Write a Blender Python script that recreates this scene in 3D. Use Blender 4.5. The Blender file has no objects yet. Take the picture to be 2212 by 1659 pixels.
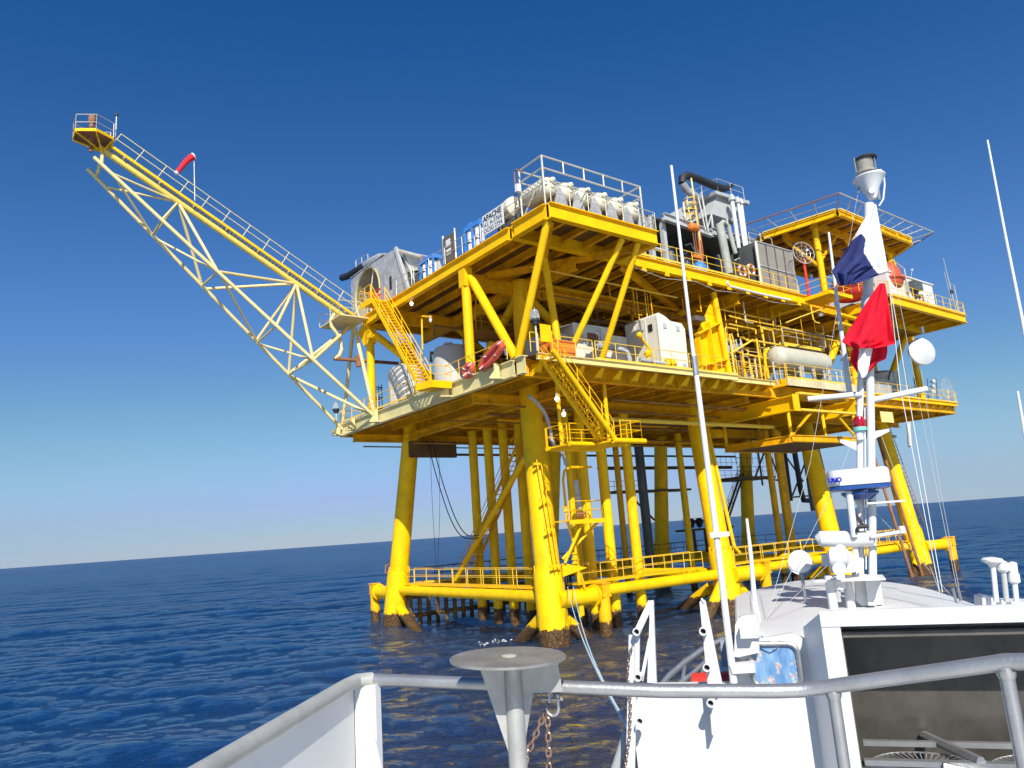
import bpy, math, random
import numpy as np
from mathutils import Vector, Matrix
random.seed(7)
SC = bpy.context.scene
COL = SC.collection
# ---------------------------------------------------------------- camera
RM = Matrix(((0.8011505139850007, -0.0629513917305305, -0.5951428200194963),
             (-0.5944100846254204, -0.1992385343959024, -0.779089633936541),
             (-0.06953060647779391, 0.9779269546806459, -0.19703899632272806)))
EYE = Vector((0, 0, 6.0))
cd = bpy.data.cameras.new("camera"); cam = bpy.data.objects.new("camera", cd); COL.objects.link(cam)
cam.matrix_world = Matrix.Translation(EYE) @ RM.to_4x4()
FPX = 1590.0
cd.sensor_width = 36.0; cd.lens = 36.0 * FPX / 2212.0
cd.clip_start = 0.1; cd.clip_end = 60000
SC.camera = cam
# ---------------------------------------------------------------- world and sun
SUN = Vector((-0.68, -1.05, 1.0)).normalized()
elev = math.asin(SUN.z); az = math.atan2(SUN.x, SUN.y)
w = bpy.data.worlds.new("World"); SC.world = w; w.use_nodes = True
nt = w.node_tree; bg = nt.nodes['Background']
sky = nt.nodes.new('ShaderNodeTexSky'); sky.sky_type = 'NISHITA'; sky.sun_disc = False
sky.sun_elevation = elev; sky.sun_rotation = az
sky.altitude = 0; sky.air_density = 1.0; sky.dust_density = 0.05; sky.ozone_density = 3.0
hs = nt.nodes.new('ShaderNodeHueSaturation'); hs.inputs['Saturation'].default_value = 1.10
tint = nt.nodes.new('ShaderNodeMix'); tint.data_type = 'RGBA'; tint.blend_type = 'MULTIPLY'; tint.inputs[0].default_value = 1.0
tint.inputs[7].default_value = (0.058, 0.086, 0.112, 1)       # camera white balance of the sky
nt.links.new(sky.outputs['Color'], hs.inputs['Color']); nt.links.new(hs.outputs['Color'], tint.inputs[6]); 
gm = nt.nodes.new('ShaderNodeRGBCurve'); nt.links.new(tint.outputs[2], gm.inputs['Color'])     # film response for the clear sky
gm.mapping.use_clip = False; gm.mapping.extend = 'EXTRAPOLATED'
for ci, pts_ in enumerate((((0, 0), (0.0348, 0.0102), (0.0459, 0.0209), (0.0949, 0.0723), (0.2376, 0.195), (0.40, 0.25), (0.5735, 0.284), (0.75, 0.42), (1.2, 1.2)),
                           ((0, 0), (0.1117, 0.0658), (0.1439, 0.0901), (0.2692, 0.1855), (0.56, 0.356), (0.68, 0.372), (0.79, 0.362), (1, 0.44)),
                           ((0, 0), (0.3025, 0.2157), (0.382, 0.266), (0.625, 0.431), (0.748, 0.455), (0.84, 0.470), (1, 0.56)))):
    cu_ = gm.mapping.curves[ci]; cu_.points[0].location = pts_[0]; cu_.points[1].location = pts_[-1]
    for p_ in pts_[1:-1]: cu_.points.new(*p_)
gm.mapping.update()
sc_ = nt.nodes.new('ShaderNodeVectorMath'); sc_.operation = 'SCALE'; sc_.inputs['Scale'].default_value = 10.0
nt.links.new(gm.outputs[0], sc_.inputs[0]); nt.links.new(sc_.outputs[0], bg.inputs['Color'])
bg.inputs['Strength'].default_value = 0.10
sd = bpy.data.lights.new("sun", 'SUN'); sd.energy = 4.6; sd.angle = math.radians(0.55); sd.color = (1.0, 0.96, 0.88)
so = bpy.data.objects.new("sun", sd); COL.objects.link(so)
so.rotation_euler = (-SUN).to_track_quat('-Z', 'Y').to_euler()
SC.view_settings.view_transform = 'Standard'; SC.view_settings.look = 'None'
SC.view_settings.exposure = 0.5; SC.view_settings.gamma = 1.0
SC.render.engine = 'CYCLES'
SC.cycles.max_bounces = 8; SC.cycles.diffuse_bounces = 5; SC.cycles.glossy_bounces = 4
SC.cycles.sample_clamp_indirect = 6.0; SC.cycles.sample_clamp_direct = 40.0
# ---------------------------------------------------------------- measuring: photo pixel (2212 x 1659) to a point on a known plane
def ray(px, py):
    return RM @ Vector(((px-1106.0)/FPX, -(py-829.5)/FPX, -1.0))
def vx(px, py, x): d = ray(px, py); return EYE + d*(x/d.x)
def vy(px, py, y): d = ray(px, py); return EYE + d*(y/d.y)
def vz(px, py, z): d = ray(px, py); return EYE + d*((z-6.0)/d.z)
BRv = Vector((0.55855, -0.82947, 0)); BFv = Vector((0.82947, 0.55855, 0))
def bo(r, f, z): return BRv*r + BFv*f + Vector((0, 0, z))          # boat frame: right, forward, height
def vb(px, py, f): d = ray(px, py); return EYE + d*(f/d.dot(BFv))
# ---------------------------------------------------------------- materials
MATS = {}
def ramp(nt, fac, stops):
    r = nt.nodes.new('ShaderNodeValToRGB'); e = r.color_ramp.elements
    while len(e) < len(stops): e.new(0.5)
    for i, (p, c) in enumerate(stops): e[i].position = p; e[i].color = (*c, 1) if len(c) == 3 else c
    nt.links.new(fac, r.inputs[0]); return r.outputs[0]
def mixc(nt, fac, a, b):
    m = nt.nodes.new('ShaderNodeMix'); m.data_type = 'RGBA'
    for s, v in ((0, fac), (6, a), (7, b)):
        if hasattr(v, 'is_output'): nt.links.new(v, m.inputs[s])
        elif s == 0: m.inputs[0].default_value = v
        else: m.inputs[s].default_value = (*v, 1)
    return m.outputs[2]
def noise(nt, vec, scale, detail=4, rough=0.6, stretch=None):
    n = nt.nodes.new('ShaderNodeTexNoise'); n.inputs['Scale'].default_value = scale
    n.inputs['Detail'].default_value = detail; n.inputs['Roughness'].default_value = rough
    if stretch:
        mp = nt.nodes.new('ShaderNodeMapping'); mp.inputs['Scale'].default_value = stretch
        nt.links.new(vec, mp.inputs[0]); vec = mp.outputs[0]
    nt.links.new(vec, n.inputs['Vector']); return n.outputs['Fac']
def paint(name, col, rough=0.45, metal=0.0, var=0.12, rust=0.0, rustcol=(0.22, 0.07, 0.02), scale=1.0, bump=0.0, spec=0.5, splash=False, coat=0.0):
    m = bpy.data.materials.new(name); m.use_nodes = True; nt = m.node_tree; b = nt.nodes['Principled BSDF']
    g = nt.nodes.new('ShaderNodeNewGeometry'); pos = g.outputs['Position']
    n1 = noise(nt, pos, 0.9*scale, 6, 0.65)
    dk = tuple(c*(1-var*1.6) for c in col); lt = tuple(min(1, c*(1+var*0.5)) for c in col)
    c = ramp(nt, n1, [(0.3, dk), (0.62, lt)])
    n0 = noise(nt, pos, 5*scale, 5, 0.7, (1, 1, 0.25))
    c = mixc(nt, ramp(nt, n0, [(0.45, (0, 0, 0)), (0.75, (var*1.6,)*3)]), c, tuple(x*0.55 for x in col))
    if rust > 0:
        n2 = noise(nt, pos, 2.3*scale, 8, 0.75, (1, 1, 0.35))
        t = 0.72 - rust*0.25
        c = mixc(nt, ramp(nt, n2, [(t, (0, 0, 0)), (t+0.07, (0.85,)*3)]), c, rustcol)
    if splash:
        sx = nt.nodes.new('ShaderNodeSeparateXYZ'); nt.links.new(pos, sx.inputs[0])
        nn = noise(nt, pos, 2.5, 5, 0.7)
        ad = nt.nodes.new('ShaderNodeMath'); ad.operation = 'MULTIPLY_ADD'; ad.inputs[1].default_value = -0.9
        nt.links.new(nn, ad.inputs[0]); nt.links.new(sx.outputs[2], ad.inputs[2])
        n3 = noise(nt, pos, 9, 6, 0.8)
        grow = ramp(nt, n3, [(0.33, (0.012, 0.008, 0.005)), (0.48, (0.07, 0.028, 0.012)), (0.6, (0.13, 0.09, 0.03)), (0.75, (0.28, 0.22, 0.12))])
        f2 = ramp(nt, ad.outputs[0], [(0.38, (1, 1, 1)), (0.47, (0, 0, 0))])
        n4 = noise(nt, pos, 1.1, 5, 0.7, (1, 1, 0.5))
        c = mixc(nt, ramp(nt, n4, [(0.6, (0, 0, 0)), (0.72, (0.35,)*3)]), c, (0.5, 0.14, 0.01))
        c = mixc(nt, f2, c, grow)
    nt.links.new(c, b.inputs['Base Color'])
    b.inputs['Metallic'].default_value = metal; b.inputs['Specular IOR Level'].default_value = spec
    rr = nt.nodes.new('ShaderNodeMapRange'); rr.inputs[3].default_value = max(0.02, rough-0.12); rr.inputs[4].default_value = min(1, rough+0.15)
    nt.links.new(n0, rr.inputs[0]); nt.links.new(rr.outputs[0], b.inputs['Roughness'])
    if coat: b.inputs['Coat Weight'].default_value = coat
    if bump:
        bp = nt.nodes.new('ShaderNodeBump'); bp.inputs['Strength'].default_value = bump; bp.inputs['Distance'].default_value = 0.02
        nt.links.new(noise(nt, pos, 14*scale, 5), bp.inputs['Height']); nt.links.new(bp.outputs[0], b.inputs['Normal'])
    MATS[name] = m; return m
Y = paint('yellow_paint', (0.90, 0.505, 0.001), 0.5, spec=0.22, var=0.10, rust=0.22, rustcol=(0.5, 0.2, 0.02))
YL = paint('yellow_leg_paint', (0.90, 0.53, 0.001), 0.5, spec=0.22, var=0.12, rust=0.28, rustcol=(0.55, 0.2, 0.01), splash=True)
YR = paint('rusty_yellow_paint', (0.84, 0.43, 0.003), 0.5, spec=0.25, var=0.14, rust=0.55, rustcol=(0.45, 0.15, 0.01), splash=True)
YO = paint('weathered_shade_toned_yellow_paint', (0.80, 0.39, 0.003), 0.6, spec=0.2, var=0.22, rust=0.55, rustcol=(0.30, 0.10, 0.01))  # orange-brown of shaded undersides put into the colour, besides the rust
YP = paint('rail_yellow_paint', (0.86, 0.54, 0.04), 0.45, var=0.08, rust=0.15)
KH = paint('cream_girder_paint', (0.66, 0.57, 0.26), 0.5, var=0.10, rust=0.18, rustcol=(0.42, 0.33, 0.12))
CR = paint('cream_paint', (0.70, 0.57, 0.26), 0.45, var=0.07, rust=0.10, rustcol=(0.45, 0.3, 0.12))
GV = paint('galvanised_rail_steel', (0.62, 0.58, 0.48), 0.45, metal=0.3, var=0.15, rust=0.25, rustcol=(0.3, 0.14, 0.05))
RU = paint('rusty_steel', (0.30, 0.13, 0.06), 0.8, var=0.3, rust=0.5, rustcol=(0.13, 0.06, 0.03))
DK = paint('shade_darkened_steel', (0.13, 0.075, 0.025), 0.8, var=0.3, rust=0.5, rustcol=(0.06, 0.035, 0.02))  # shade of the back and underside parts put into the colour
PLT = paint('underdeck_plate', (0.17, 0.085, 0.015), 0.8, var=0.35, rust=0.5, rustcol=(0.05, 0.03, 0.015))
BK = paint('black_rubber', (0.02, 0.02, 0.022), 0.6, var=0.2)
GR = paint('grey_paint', (0.42, 0.43, 0.42), 0.5, var=0.10, rust=0.12)
DG = paint('dark_grey_machinery', (0.09, 0.10, 0.10), 0.55, var=0.3, rust=0.3)
TKG = paint('grey_tank_plastic', (0.50, 0.49, 0.45), 0.55, var=0.05)
ZN = paint('mottled_zinc_sheet', (0.52, 0.52, 0.50), 0.42, metal=0.35, var=0.25, scale=1.6, rust=0.1, rustcol=(0.75, 0.75, 0.7))
WT = paint('white_container_paint', (0.68, 0.65, 0.55), 0.45, var=0.06, rust=0.12, rustcol=(0.55, 0.4, 0.2))
CT = paint('cream_white_tank_paint', (0.66, 0.62, 0.47), 0.4, var=0.05, rust=0.05, rustcol=(0.6, 0.5, 0.35))
VS = paint('pale_green_vessel_paint', (0.52, 0.50, 0.38), 0.5, var=0.10, rust=0.5, rustcol=(0.5, 0.30, 0.12))
OR = paint('orange_paint', (0.75, 0.20, 0.02), 0.5, var=0.15, rust=0.2)
RD = paint('red_paint', (0.62, 0.04, 0.025), 0.45, var=0.1)
RO = paint('orange_red_hull_paint', (0.62, 0.10, 0.03), 0.4, var=0.08)
BL = paint('blue_paint', (0.05, 0.22, 0.62), 0.45, var=0.1)
BW = paint('boat_white_paint', (0.68, 0.68, 0.67), 0.35, var=0.025, scale=1.4)
AL = paint('brushed_aluminium', (0.43, 0.43, 0.43), 0.36, metal=0.7, var=0.10, scale=6, bump=0.15)
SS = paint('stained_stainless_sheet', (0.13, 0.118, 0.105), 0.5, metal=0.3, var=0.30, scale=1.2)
WH = paint('white_plastic', (0.68, 0.68, 0.67), 0.3, var=0.02)
GN = paint('green_plastic', (0.2, 0.5, 0.42), 0.4)
CHN = paint('rusty_chain_steel', (0.34, 0.22, 0.16), 0.35, metal=0.8, var=0.3, scale=8)
FLW = paint('white_flag_cloth', (0.82, 0.82, 0.82), 0.85, var=0.03, spec=0.1)
FLB = paint('navy_flag_cloth', (0.03, 0.038, 0.13), 0.8, var=0.06, spec=0.1)
FLR = paint('red_flag_cloth', (0.66, 0.012, 0.03), 0.8, var=0.05, spec=0.1)
SOX = paint('red_windsock_cloth', (0.75, 0.03, 0.04), 0.8, var=0.05, spec=0.1)
SGN = paint('white_sign_paint', (0.66, 0.66, 0.65), 0.4, var=0.02)
INK = paint('black_lettering', (0.015, 0.015, 0.018), 0.5, var=0.02)
INB = paint('blue_lettering', (0.01, 0.02, 0.45), 0.4, var=0.02)
BRN = paint('dark_bronze_panel', (0.13, 0.10, 0.08), 0.5, var=0.15)
BLR = paint('bright_blue_base', (0.02, 0.07, 0.26), 0.2, var=0.03)
ROP = paint('pale_blue_rope', (0.55, 0.72, 0.75), 0.8, var=0.1, scale=10)
FOA = paint('orange_red_float', (0.62, 0.09, 0.05), 0.55, var=0.15)
def glass(name, col, rough=0.05):
    m = bpy.data.materials.new(name); m.use_nodes = True; b = m.node_tree.nodes['Principled BSDF']
    b.inputs['Base Color'].default_value = (*col, 1); b.inputs['Roughness'].default_value = rough
    b.inputs['Transmission Weight'].default_value = 0.75; b.inputs['IOR'].default_value = 1.45; return m
GL = glass('clear_ribbed_lens', (0.75, 0.78, 0.8)); GLR = glass('red_lens', (0.6, 0.0, 0.02))
def emit(name, col, s):
    m = bpy.data.materials.new(name); m.use_nodes = True; b = m.node_tree.nodes['Principled BSDF']
    b.inputs['Base Color'].default_value = (0.8, 0.8, 0.8, 1)
    b.inputs['Emission Color'].default_value = (*col, 1); b.inputs['Emission Strength'].default_value = s; return m
LIT = emit('lit_lamp_glass', (1.0, 0.85, 0.6), 3.5)
def curtain():
    m = bpy.data.materials.new('printed_curtain'); m.use_nodes = True; nt = m.node_tree; b = nt.nodes['Principled BSDF']
    g = nt.nodes.new('ShaderNodeNewGeometry'); v = nt.nodes.new('ShaderNodeTexVoronoi'); v.inputs['Scale'].default_value = 10
    dn = nt.nodes.new('ShaderNodeTexNoise'); dn.inputs['Scale'].default_value = 14; nt.links.new(g.outputs['Position'], dn.inputs['Vector'])
    ad = nt.nodes.new('ShaderNodeVectorMath'); ad.operation = 'MULTIPLY_ADD'; ad.inputs[1].default_value = (0.09, 0.09, 0.12)
    nt.links.new(dn.outputs['Color'], ad.inputs[0]); nt.links.new(g.outputs['Position'], ad.inputs[2]); nt.links.new(ad.outputs[0], v.inputs['Vector'])
    n = noise(nt, g.outputs['Position'], 22, 4)
    inner = ramp(nt, n, [(0.38, (0.50, 0.24, 0.20)), (0.5, (0.62, 0.58, 0.52)), (0.62, (0.30, 0.42, 0.38))])
    blue_ = ramp(nt, noise(nt, g.outputs['Position'], 9, 4, 0.6, (1, 1, 0.3)), [(0.35, (0.07, 0.20, 0.42)), (0.65, (0.26, 0.42, 0.60))])
    c = mixc(nt, ramp(nt, v.outputs['Distance'], [(0.22, (0.9, 0.9, 0.9)), (0.42, (0, 0, 0))]), blue_, inner)
    nt.links.new(c, b.inputs['Base Color']); b.inputs['Roughness'].default_value = 0.8
    b.inputs['Coat Weight'].default_value = 1.0; b.inputs['Coat Roughness'].default_value = 0.03
    return m
CUR = curtain()
# ---------------------------------------------------------------- mesh kit
class M:
    def __init__(s): s.v = []; s.f = []
    def add(s, vs, fs):
        o = len(s.v); s.v += [tuple(p) for p in vs]; s.f += [tuple(i+o for i in f) for f in fs]; return s
    def hexa(s, p):   # 8 points: bottom 4 ccw, top 4 ccw
        return s.add(p, [(3, 2, 1, 0), (4, 5, 6, 7), (0, 1, 5, 4), (1, 2, 6, 5), (2, 3, 7, 6), (3, 0, 4, 7)])
    def box(s, x0, x1, y0, y1, z0, z1):
        return s.hexa([(x0, y0, z0), (x1, y0, z0), (x1, y1, z0), (x0, y1, z0), (x0, y0, z1), (x1, y0, z1), (x1, y1, z1), (x0, y1, z1)])
    def bbox(s, r0, r1, f0, f1, z0, z1):   # box in the boat frame
        return s.hexa([bo(*q) for q in ((r0, f0, z0), (r1, f0, z0), (r1, f1, z0), (r0, f1, z0), (r0, f0, z1), (r1, f0, z1), (r1, f1, z1), (r0, f1, z1))])
    def bar(s, a, b, wd, ht, up=Vector((0, 0, 1))):   # rectangular bar between two points
        a = Vector(a); b = Vector(b); d = (b-a).normalized(); up = Vector(up)
        if abs(d.dot(up)) > 0.98: up = Vector((0, 1, 0))
        sd = d.cross(up).normalized()*wd/2; u = sd.cross(d).normalized()*ht/2
        return s.hexa([a-sd-u, b-sd-u, b+sd-u, a+sd-u, a-sd+u, b-sd+u, b+sd+u, a+sd+u])
    def ibeam(s, a, b, h, wd, tf=0.05, tw=0.04, up=Vector((0, 0, 1))):
        a = Vector(a); b = Vector(b); u = Vector(up)*(h/2-tf/2)
        s.bar(a+u, b+u, wd, tf, up); s.bar(a-u, b-u, wd, tf, up); return s.bar(a, b, tw, h-2*tf, up)
    def tube(s, a, b, r, r2=None, n=10, cap=True):
        a = Vector(a); b = Vector(b); r2 = r if r2 is None else r2
        d = (b-a).normalized(); t = Vector((0, 0, 1)) if abs(d.z) < 0.9 else Vector((1, 0, 0))
        u = d.cross(t).normalized(); v = d.cross(u)
        vs = []
        for k in range(n):
            c = u*math.cos(2*math.pi*k/n)+v*math.sin(2*math.pi*k/n); vs += [a+c*r, b+c*r2]
        fs = [(2*k, 2*k+1, (2*k+3) % (2*n), (2*k+2) % (2*n)) for k in range(n)]
        if cap: fs += [tuple(range(0, 2*n, 2)), tuple(range(2*n-1, 0, -2))]
        return s.add(vs, fs)
    def path(s, pts, r, n=8, closed=False):
        pts = [Vector(p) for p in pts]; N = len(pts); rs = r if isinstance(r, (list, tuple)) else [r]*N
        t0 = (pts[1]-pts[0]).normalized(); u = t0.cross(Vector((0, 0, 1)))
        if u.length < 0.1: u = t0.cross(Vector((1, 0, 0)))
        u.normalize(); vs = []
        for i in range(N):
            if closed: t = (pts[(i+1) % N]-pts[i-1]).normalized()
            else: t = (pts[min(i+1, N-1)]-pts[max(i-1, 0)]).normalized()
            u = (u-t*u.dot(t)).normalized(); v = t.cross(u)
            for k in range(n):
                a = 2*math.pi*k/n; vs.append(pts[i]+(u*math.cos(a)+v*math.sin(a))*rs[i])
        fs = []
        for i in range(N if closed else N-1):
            j = (i+1) % N
            for k in range(n): fs.append((i*n+k, i*n+(k+1) % n, j*n+(k+1) % n, j*n+k))
        if not closed: fs += [tuple(range(n-1, -1, -1)), tuple(range((N-1)*n, N*n))]
        return s.add(vs, fs)
    def lathe(s, base, axis, prof, n=24, cap=True):   # prof: (along, radius)
        b = Vector(base); d = Vector(axis).normalized(); t = Vector((0, 0, 1)) if abs(d.z) < 0.9 else Vector((1, 0, 0))
        u = d.cross(t).normalized(); v = d.cross(u); vs = []
        for h, r in prof:
            for k in range(n): a = 2*math.pi*k/n; vs.append(b+d*h+(u*math.cos(a)+v*math.sin(a))*max(r, 1e-4))
        fs = []
        for i in range(len(prof)-1):
            for k in range(n): fs.append((i*n+k, i*n+(k+1) % n, (i+1)*n+(k+1) % n, (i+1)*n+k))
        if cap: fs += [tuple(range(n-1, -1, -1)), tuple(range((len(prof)-1)*n, len(prof)*n))]
        return s.add(vs, fs)
    def prism(s, poly, ext):
        n = len(poly); e = Vector(ext); vs = [Vector(p) for p in poly]; vs += [p+e for p in vs]
        fs = [tuple(range(n-1, -1, -1)), tuple(range(n, 2*n))]+[(i, (i+1) % n, n+(i+1) % n, n+i) for i in range(n)]
        return s.add(vs, fs)
    def build(s, name, mat, parent=None, ang=35, mats=None, fmat=None):
        org = Vector((0, 0, 0)); p = parent
        while p is not None:
            org = org+p.location; p = p.parent
        me = bpy.data.meshes.new(name)
        if parent is None:
            a = np.array(s.v); org = Vector(((a[:, 0].min()+a[:, 0].max())/2, (a[:, 1].min()+a[:, 1].max())/2, a[:, 2].min()))
        me.from_pydata([(q[0]-org.x, q[1]-org.y, q[2]-org.z) for q in s.v], [], s.f); me.update()
        import bmesh
        bm = bmesh.new(); bm.from_mesh(me); bmesh.ops.recalc_face_normals(bm, faces=bm.faces); bm.to_mesh(me); bm.free()
        for mm in (mats or [mat]): me.materials.append(mm)
        if fmat: me.polygons.foreach_set('material_index', fmat)
        me.shade_smooth(); me.set_sharp_from_angle(angle=math.radians(ang))
        o = bpy.data.objects.new(name, me); COL.objects.link(o)
        if parent is None: o.location = org
        else: o.parent = parent
        return o
def tag(o, label=None, cat=None, group=None, kind=None):
    if label: o['label'] = label
    if cat: o['category'] = cat
    if group: o['group'] = group
    if kind: o['kind'] = kind
    return o
def thing(name, label, cat, loc, group=None):
    o = bpy.data.objects.new(name, None); o.location = loc; COL.objects.link(o); o.empty_display_size = 0.3
    return tag(o, label, cat, group)
def copy_tree(o, dloc, label=None):
    r = o.copy(); COL.objects.link(r); r.location = o.location+Vector(dloc)
    if label: r['label'] = label
    for ch in o.children:
        c = ch.copy(); COL.objects.link(c); c.parent = r
        for g in ch.children:
            d = g.copy(); COL.objects.link(d); d.parent = c
    return r
def lerp(a, b, t): return Vector(a)*(1-t)+Vector(b)*t
def rail(parent, a, b, mat=None, h=1.0, sp=1.5, r=0.024, toe=False, ends=(1, 1)):
    a = Vector(a); b = Vector(b); m = M(); up = Vector((0, 0, 1)); L = (b-a).length; n = max(1, round(L/sp))
    m.tube(a+up*h, b+up*h, r, n=6); m.tube(a+up*h*0.52, b+up*h*0.52, r*0.85, n=6)
    for i in range(n+1): p = lerp(a, b, i/n); m.tube(p, p+up*h, r, n=6)
    if toe: m.bar(a+up*0.06, b+up*0.06, 0.015, 0.12)
    return m.build('handrail', mat or YP, parent)
def text(body, size, origin, right, up, mat, parent, name='lettering', bold=0.0, align='LEFT', depth=0.004):
    cu = bpy.data.curves.new(name, 'FONT'); cu.body = body; cu.size = size; cu.offset = bold; cu.extrude = depth; cu.align_x = align
    t = bpy.data.objects.new(name+'_tmp', cu); COL.objects.link(t); bpy.context.view_layer.update()
    me = bpy.data.meshes.new_from_object(t.evaluated_get(bpy.context.evaluated_depsgraph_get()))
    bpy.data.objects.remove(t); me.materials.clear(); me.materials.append(mat)
    R = Vector(right); U = Vector(up); N = R.cross(U).normalized(); org = Vector((0, 0, 0)); p = parent
    while p is not None: org += p.location; p = p.parent
    T = Matrix.Translation(Vector(origin)-org) @ Matrix(((R.x, U.x, N.x, 0), (R.y, U.y, N.y, 0), (R.z, U.z, N.z, 0), (0, 0, 0, 1)))
    me.transform(T); o = bpy.data.objects.new(name, me); COL.objects.link(o); o.parent = parent; return o

# ================================================================= THE SEA
def sea():
    rs = np.concatenate([np.array([0.0]), np.geomspace(3.0, 500.0, 760), np.geomspace(520, 30000, 60)])
    fwd = math.atan2(0.607, 0.795)      # azimuth from +Y of the view
    fine = np.linspace(fwd-0.80, fwd+0.80, 620); coarse = np.linspace(fwd+0.80, fwd-0.80+2*math.pi, 90)[1:-1]
    th = np.concatenate([fine, coarse]); n = len(th); m = len(rs)
    Rr, T = np.meshgrid(rs, th, indexing='ij'); X = Rr*np.sin(T); Yy = Rr*np.cos(T); Z = np.zeros_like(X)
    sp = np.maximum(np.gradient(rs)[:, None]*np.ones_like(T), Rr*0.0026)
    rng = np.random.default_rng(3)
    wd = math.radians(212)
    for i in range(150):
        lam = 0.35*(24/0.35)**(rng.random()**1.25); k = 2*math.pi/lam
        a = wd+rng.normal(0, 0.50 if lam < 3 else 0.28); ph = rng.random()*6.28
        amp = 0.0040*lam**0.85 if lam < 3 else 0.0040*3**0.85*(lam/3)**0.35
        att = np.clip((lam/sp-2.5)/3, 0, 1)*np.clip(1.5-Rr/700, 0, 1)
        c = np.sin(k*(X*math.sin(a)+Yy*math.cos(a))+ph)
        Z += amp*att*(c+0.35*(c*c-0.5))
    v = np.stack([X, Yy, Z], -1).reshape(-1, 3)
    i = np.arange(m-1)[:, None]*n; j = np.arange(n)[None, :]; jn = (j+1) % n
    q = np.stack([i+j, i+jn, i+n+jn, i+n+j], -1).reshape(-1, 4)[:, ::-1]
    me = bpy.data.meshes.new('sea_water'); me.vertices.add(len(v)); me.vertices.foreach_set('co', v.ravel().astype(np.float32))
    me.loops.add(q.size); me.loops.foreach_set('vertex_index', q.ravel().astype(np.int32))
    me.polygons.add(len(q)); me.polygons.foreach_set('loop_start', (np.arange(len(q))*4).astype(np.int32))
    me.update(calc_edges=True); me.validate(); me.shade_smooth()
    o = bpy.data.objects.new('sea_water', me); COL.objects.link(o); tag(o, 'deep blue rippled open sea', 'sea', kind='structure')
    mt = bpy.data.materials.new('sea_surface'); mt.use_nodes = True; nt = mt.node_tree; b = nt.nodes['Principled BSDF']
    g = nt.nodes.new('ShaderNodeNewGeometry'); pos = g.outputs['Position']
    big = noise(nt, pos, 0.02, 3)
    nt.links.new(ramp(nt, big, [(0.3, (0.0010, 0.018, 0.058)), (0.7, (0.0018, 0.025, 0.076))]), b.inputs['Base Color'])
    ln = nt.nodes.new('ShaderNodeVectorMath'); ln.operation = 'LENGTH'; nt.links.new(pos, ln.inputs[0])
    mr = nt.nodes.new('ShaderNodeMapRange'); mr.inputs[1].default_value = 30; mr.inputs[2].default_value = 900; mr.inputs[3].default_value = 0.035; mr.inputs[4].default_value = 0.33
    nt.links.new(ln.outputs['Value'], mr.inputs[0]); nt.links.new(mr.outputs[0], b.inputs['Roughness']); b.inputs['IOR'].default_value = 1.333; b.inputs['Specular IOR Level'].default_value = 0.75
    rot = nt.nodes.new('ShaderNodeMapping'); rot.inputs['Rotation'].default_value = (0, 0, math.radians(32)); nt.links.new(pos, rot.inputs[0]); rp = rot.outputs[0]
    acc = None
    for sc0, wt, st in ((0.85, 1.0, (0.5, 1.3, 1)), (2.4, 0.62, (0.55, 1.35, 1)), (7.0, 0.27, (0.6, 1.4, 1)), (0.22, 0.3, (0.4, 1.2, 1))):
        nn_ = noise(nt, rp, sc0, 4, 0.62, st)
        ma = nt.nodes.new('ShaderNodeMath'); ma.operation = 'MULTIPLY_ADD'; ma.inputs[1].default_value = wt; nt.links.new(nn_, ma.inputs[0])
        if acc is not None: nt.links.new(acc, ma.inputs[2])
        else: ma.inputs[2].default_value = 0.0
        acc = ma.outputs[0]
    bp = nt.nodes.new('ShaderNodeBump'); bp.inputs['Strength'].default_value = 1.0; bp.inputs['Distance'].default_value = 0.30
    nt.links.new(acc, bp.inputs['Height']); nt.links.new(bp.outputs[0], b.inputs['Normal'])
    df = nt.nodes.new('ShaderNodeBsdfDiffuse'); gl = nt.nodes.new('ShaderNodeBsdfGlossy'); fr = nt.nodes.new('ShaderNodeFresnel'); mx = nt.nodes.new('ShaderNodeMixShader')
    nt.links.new(ramp(nt, big, [(0.3, (0.0008, 0.020, 0.074)), (0.7, (0.0013, 0.029, 0.098))]), df.inputs['Color'])
    gl.inputs['Color'].default_value = (0.82, 0.93, 1.0, 1); nt.links.new(mr.outputs[0], gl.inputs['Roughness']); fr.inputs['IOR'].default_value = 1.45
    for nd in (df, gl, fr): nt.links.new(bp.outputs[0], nd.inputs['Normal'])
    m1 = nt.nodes.new('ShaderNodeMath'); m1.operation = 'MULTIPLY_ADD'; m1.inputs[1].default_value = -0.56; m1.inputs[2].default_value = 1.0; nt.links.new(fr.outputs[0], m1.inputs[0])
    m2 = nt.nodes.new('ShaderNodeMath'); m2.operation = 'MULTIPLY'; nt.links.new(fr.outputs[0], m2.inputs[0]); nt.links.new(m1.outputs[0], m2.inputs[1])     # wave facets hide each other at grazing angles
    nt.links.new(m2.outputs[0], mx.inputs[0]); nt.links.new(df.outputs[0], mx.inputs[1]); nt.links.new(gl.outputs[0], mx.inputs[2]); nt.links.new(mx.outputs[0], nt.nodes['Material Output'].inputs['Surface'])
    me.materials.append(mt)
sea()
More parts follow.
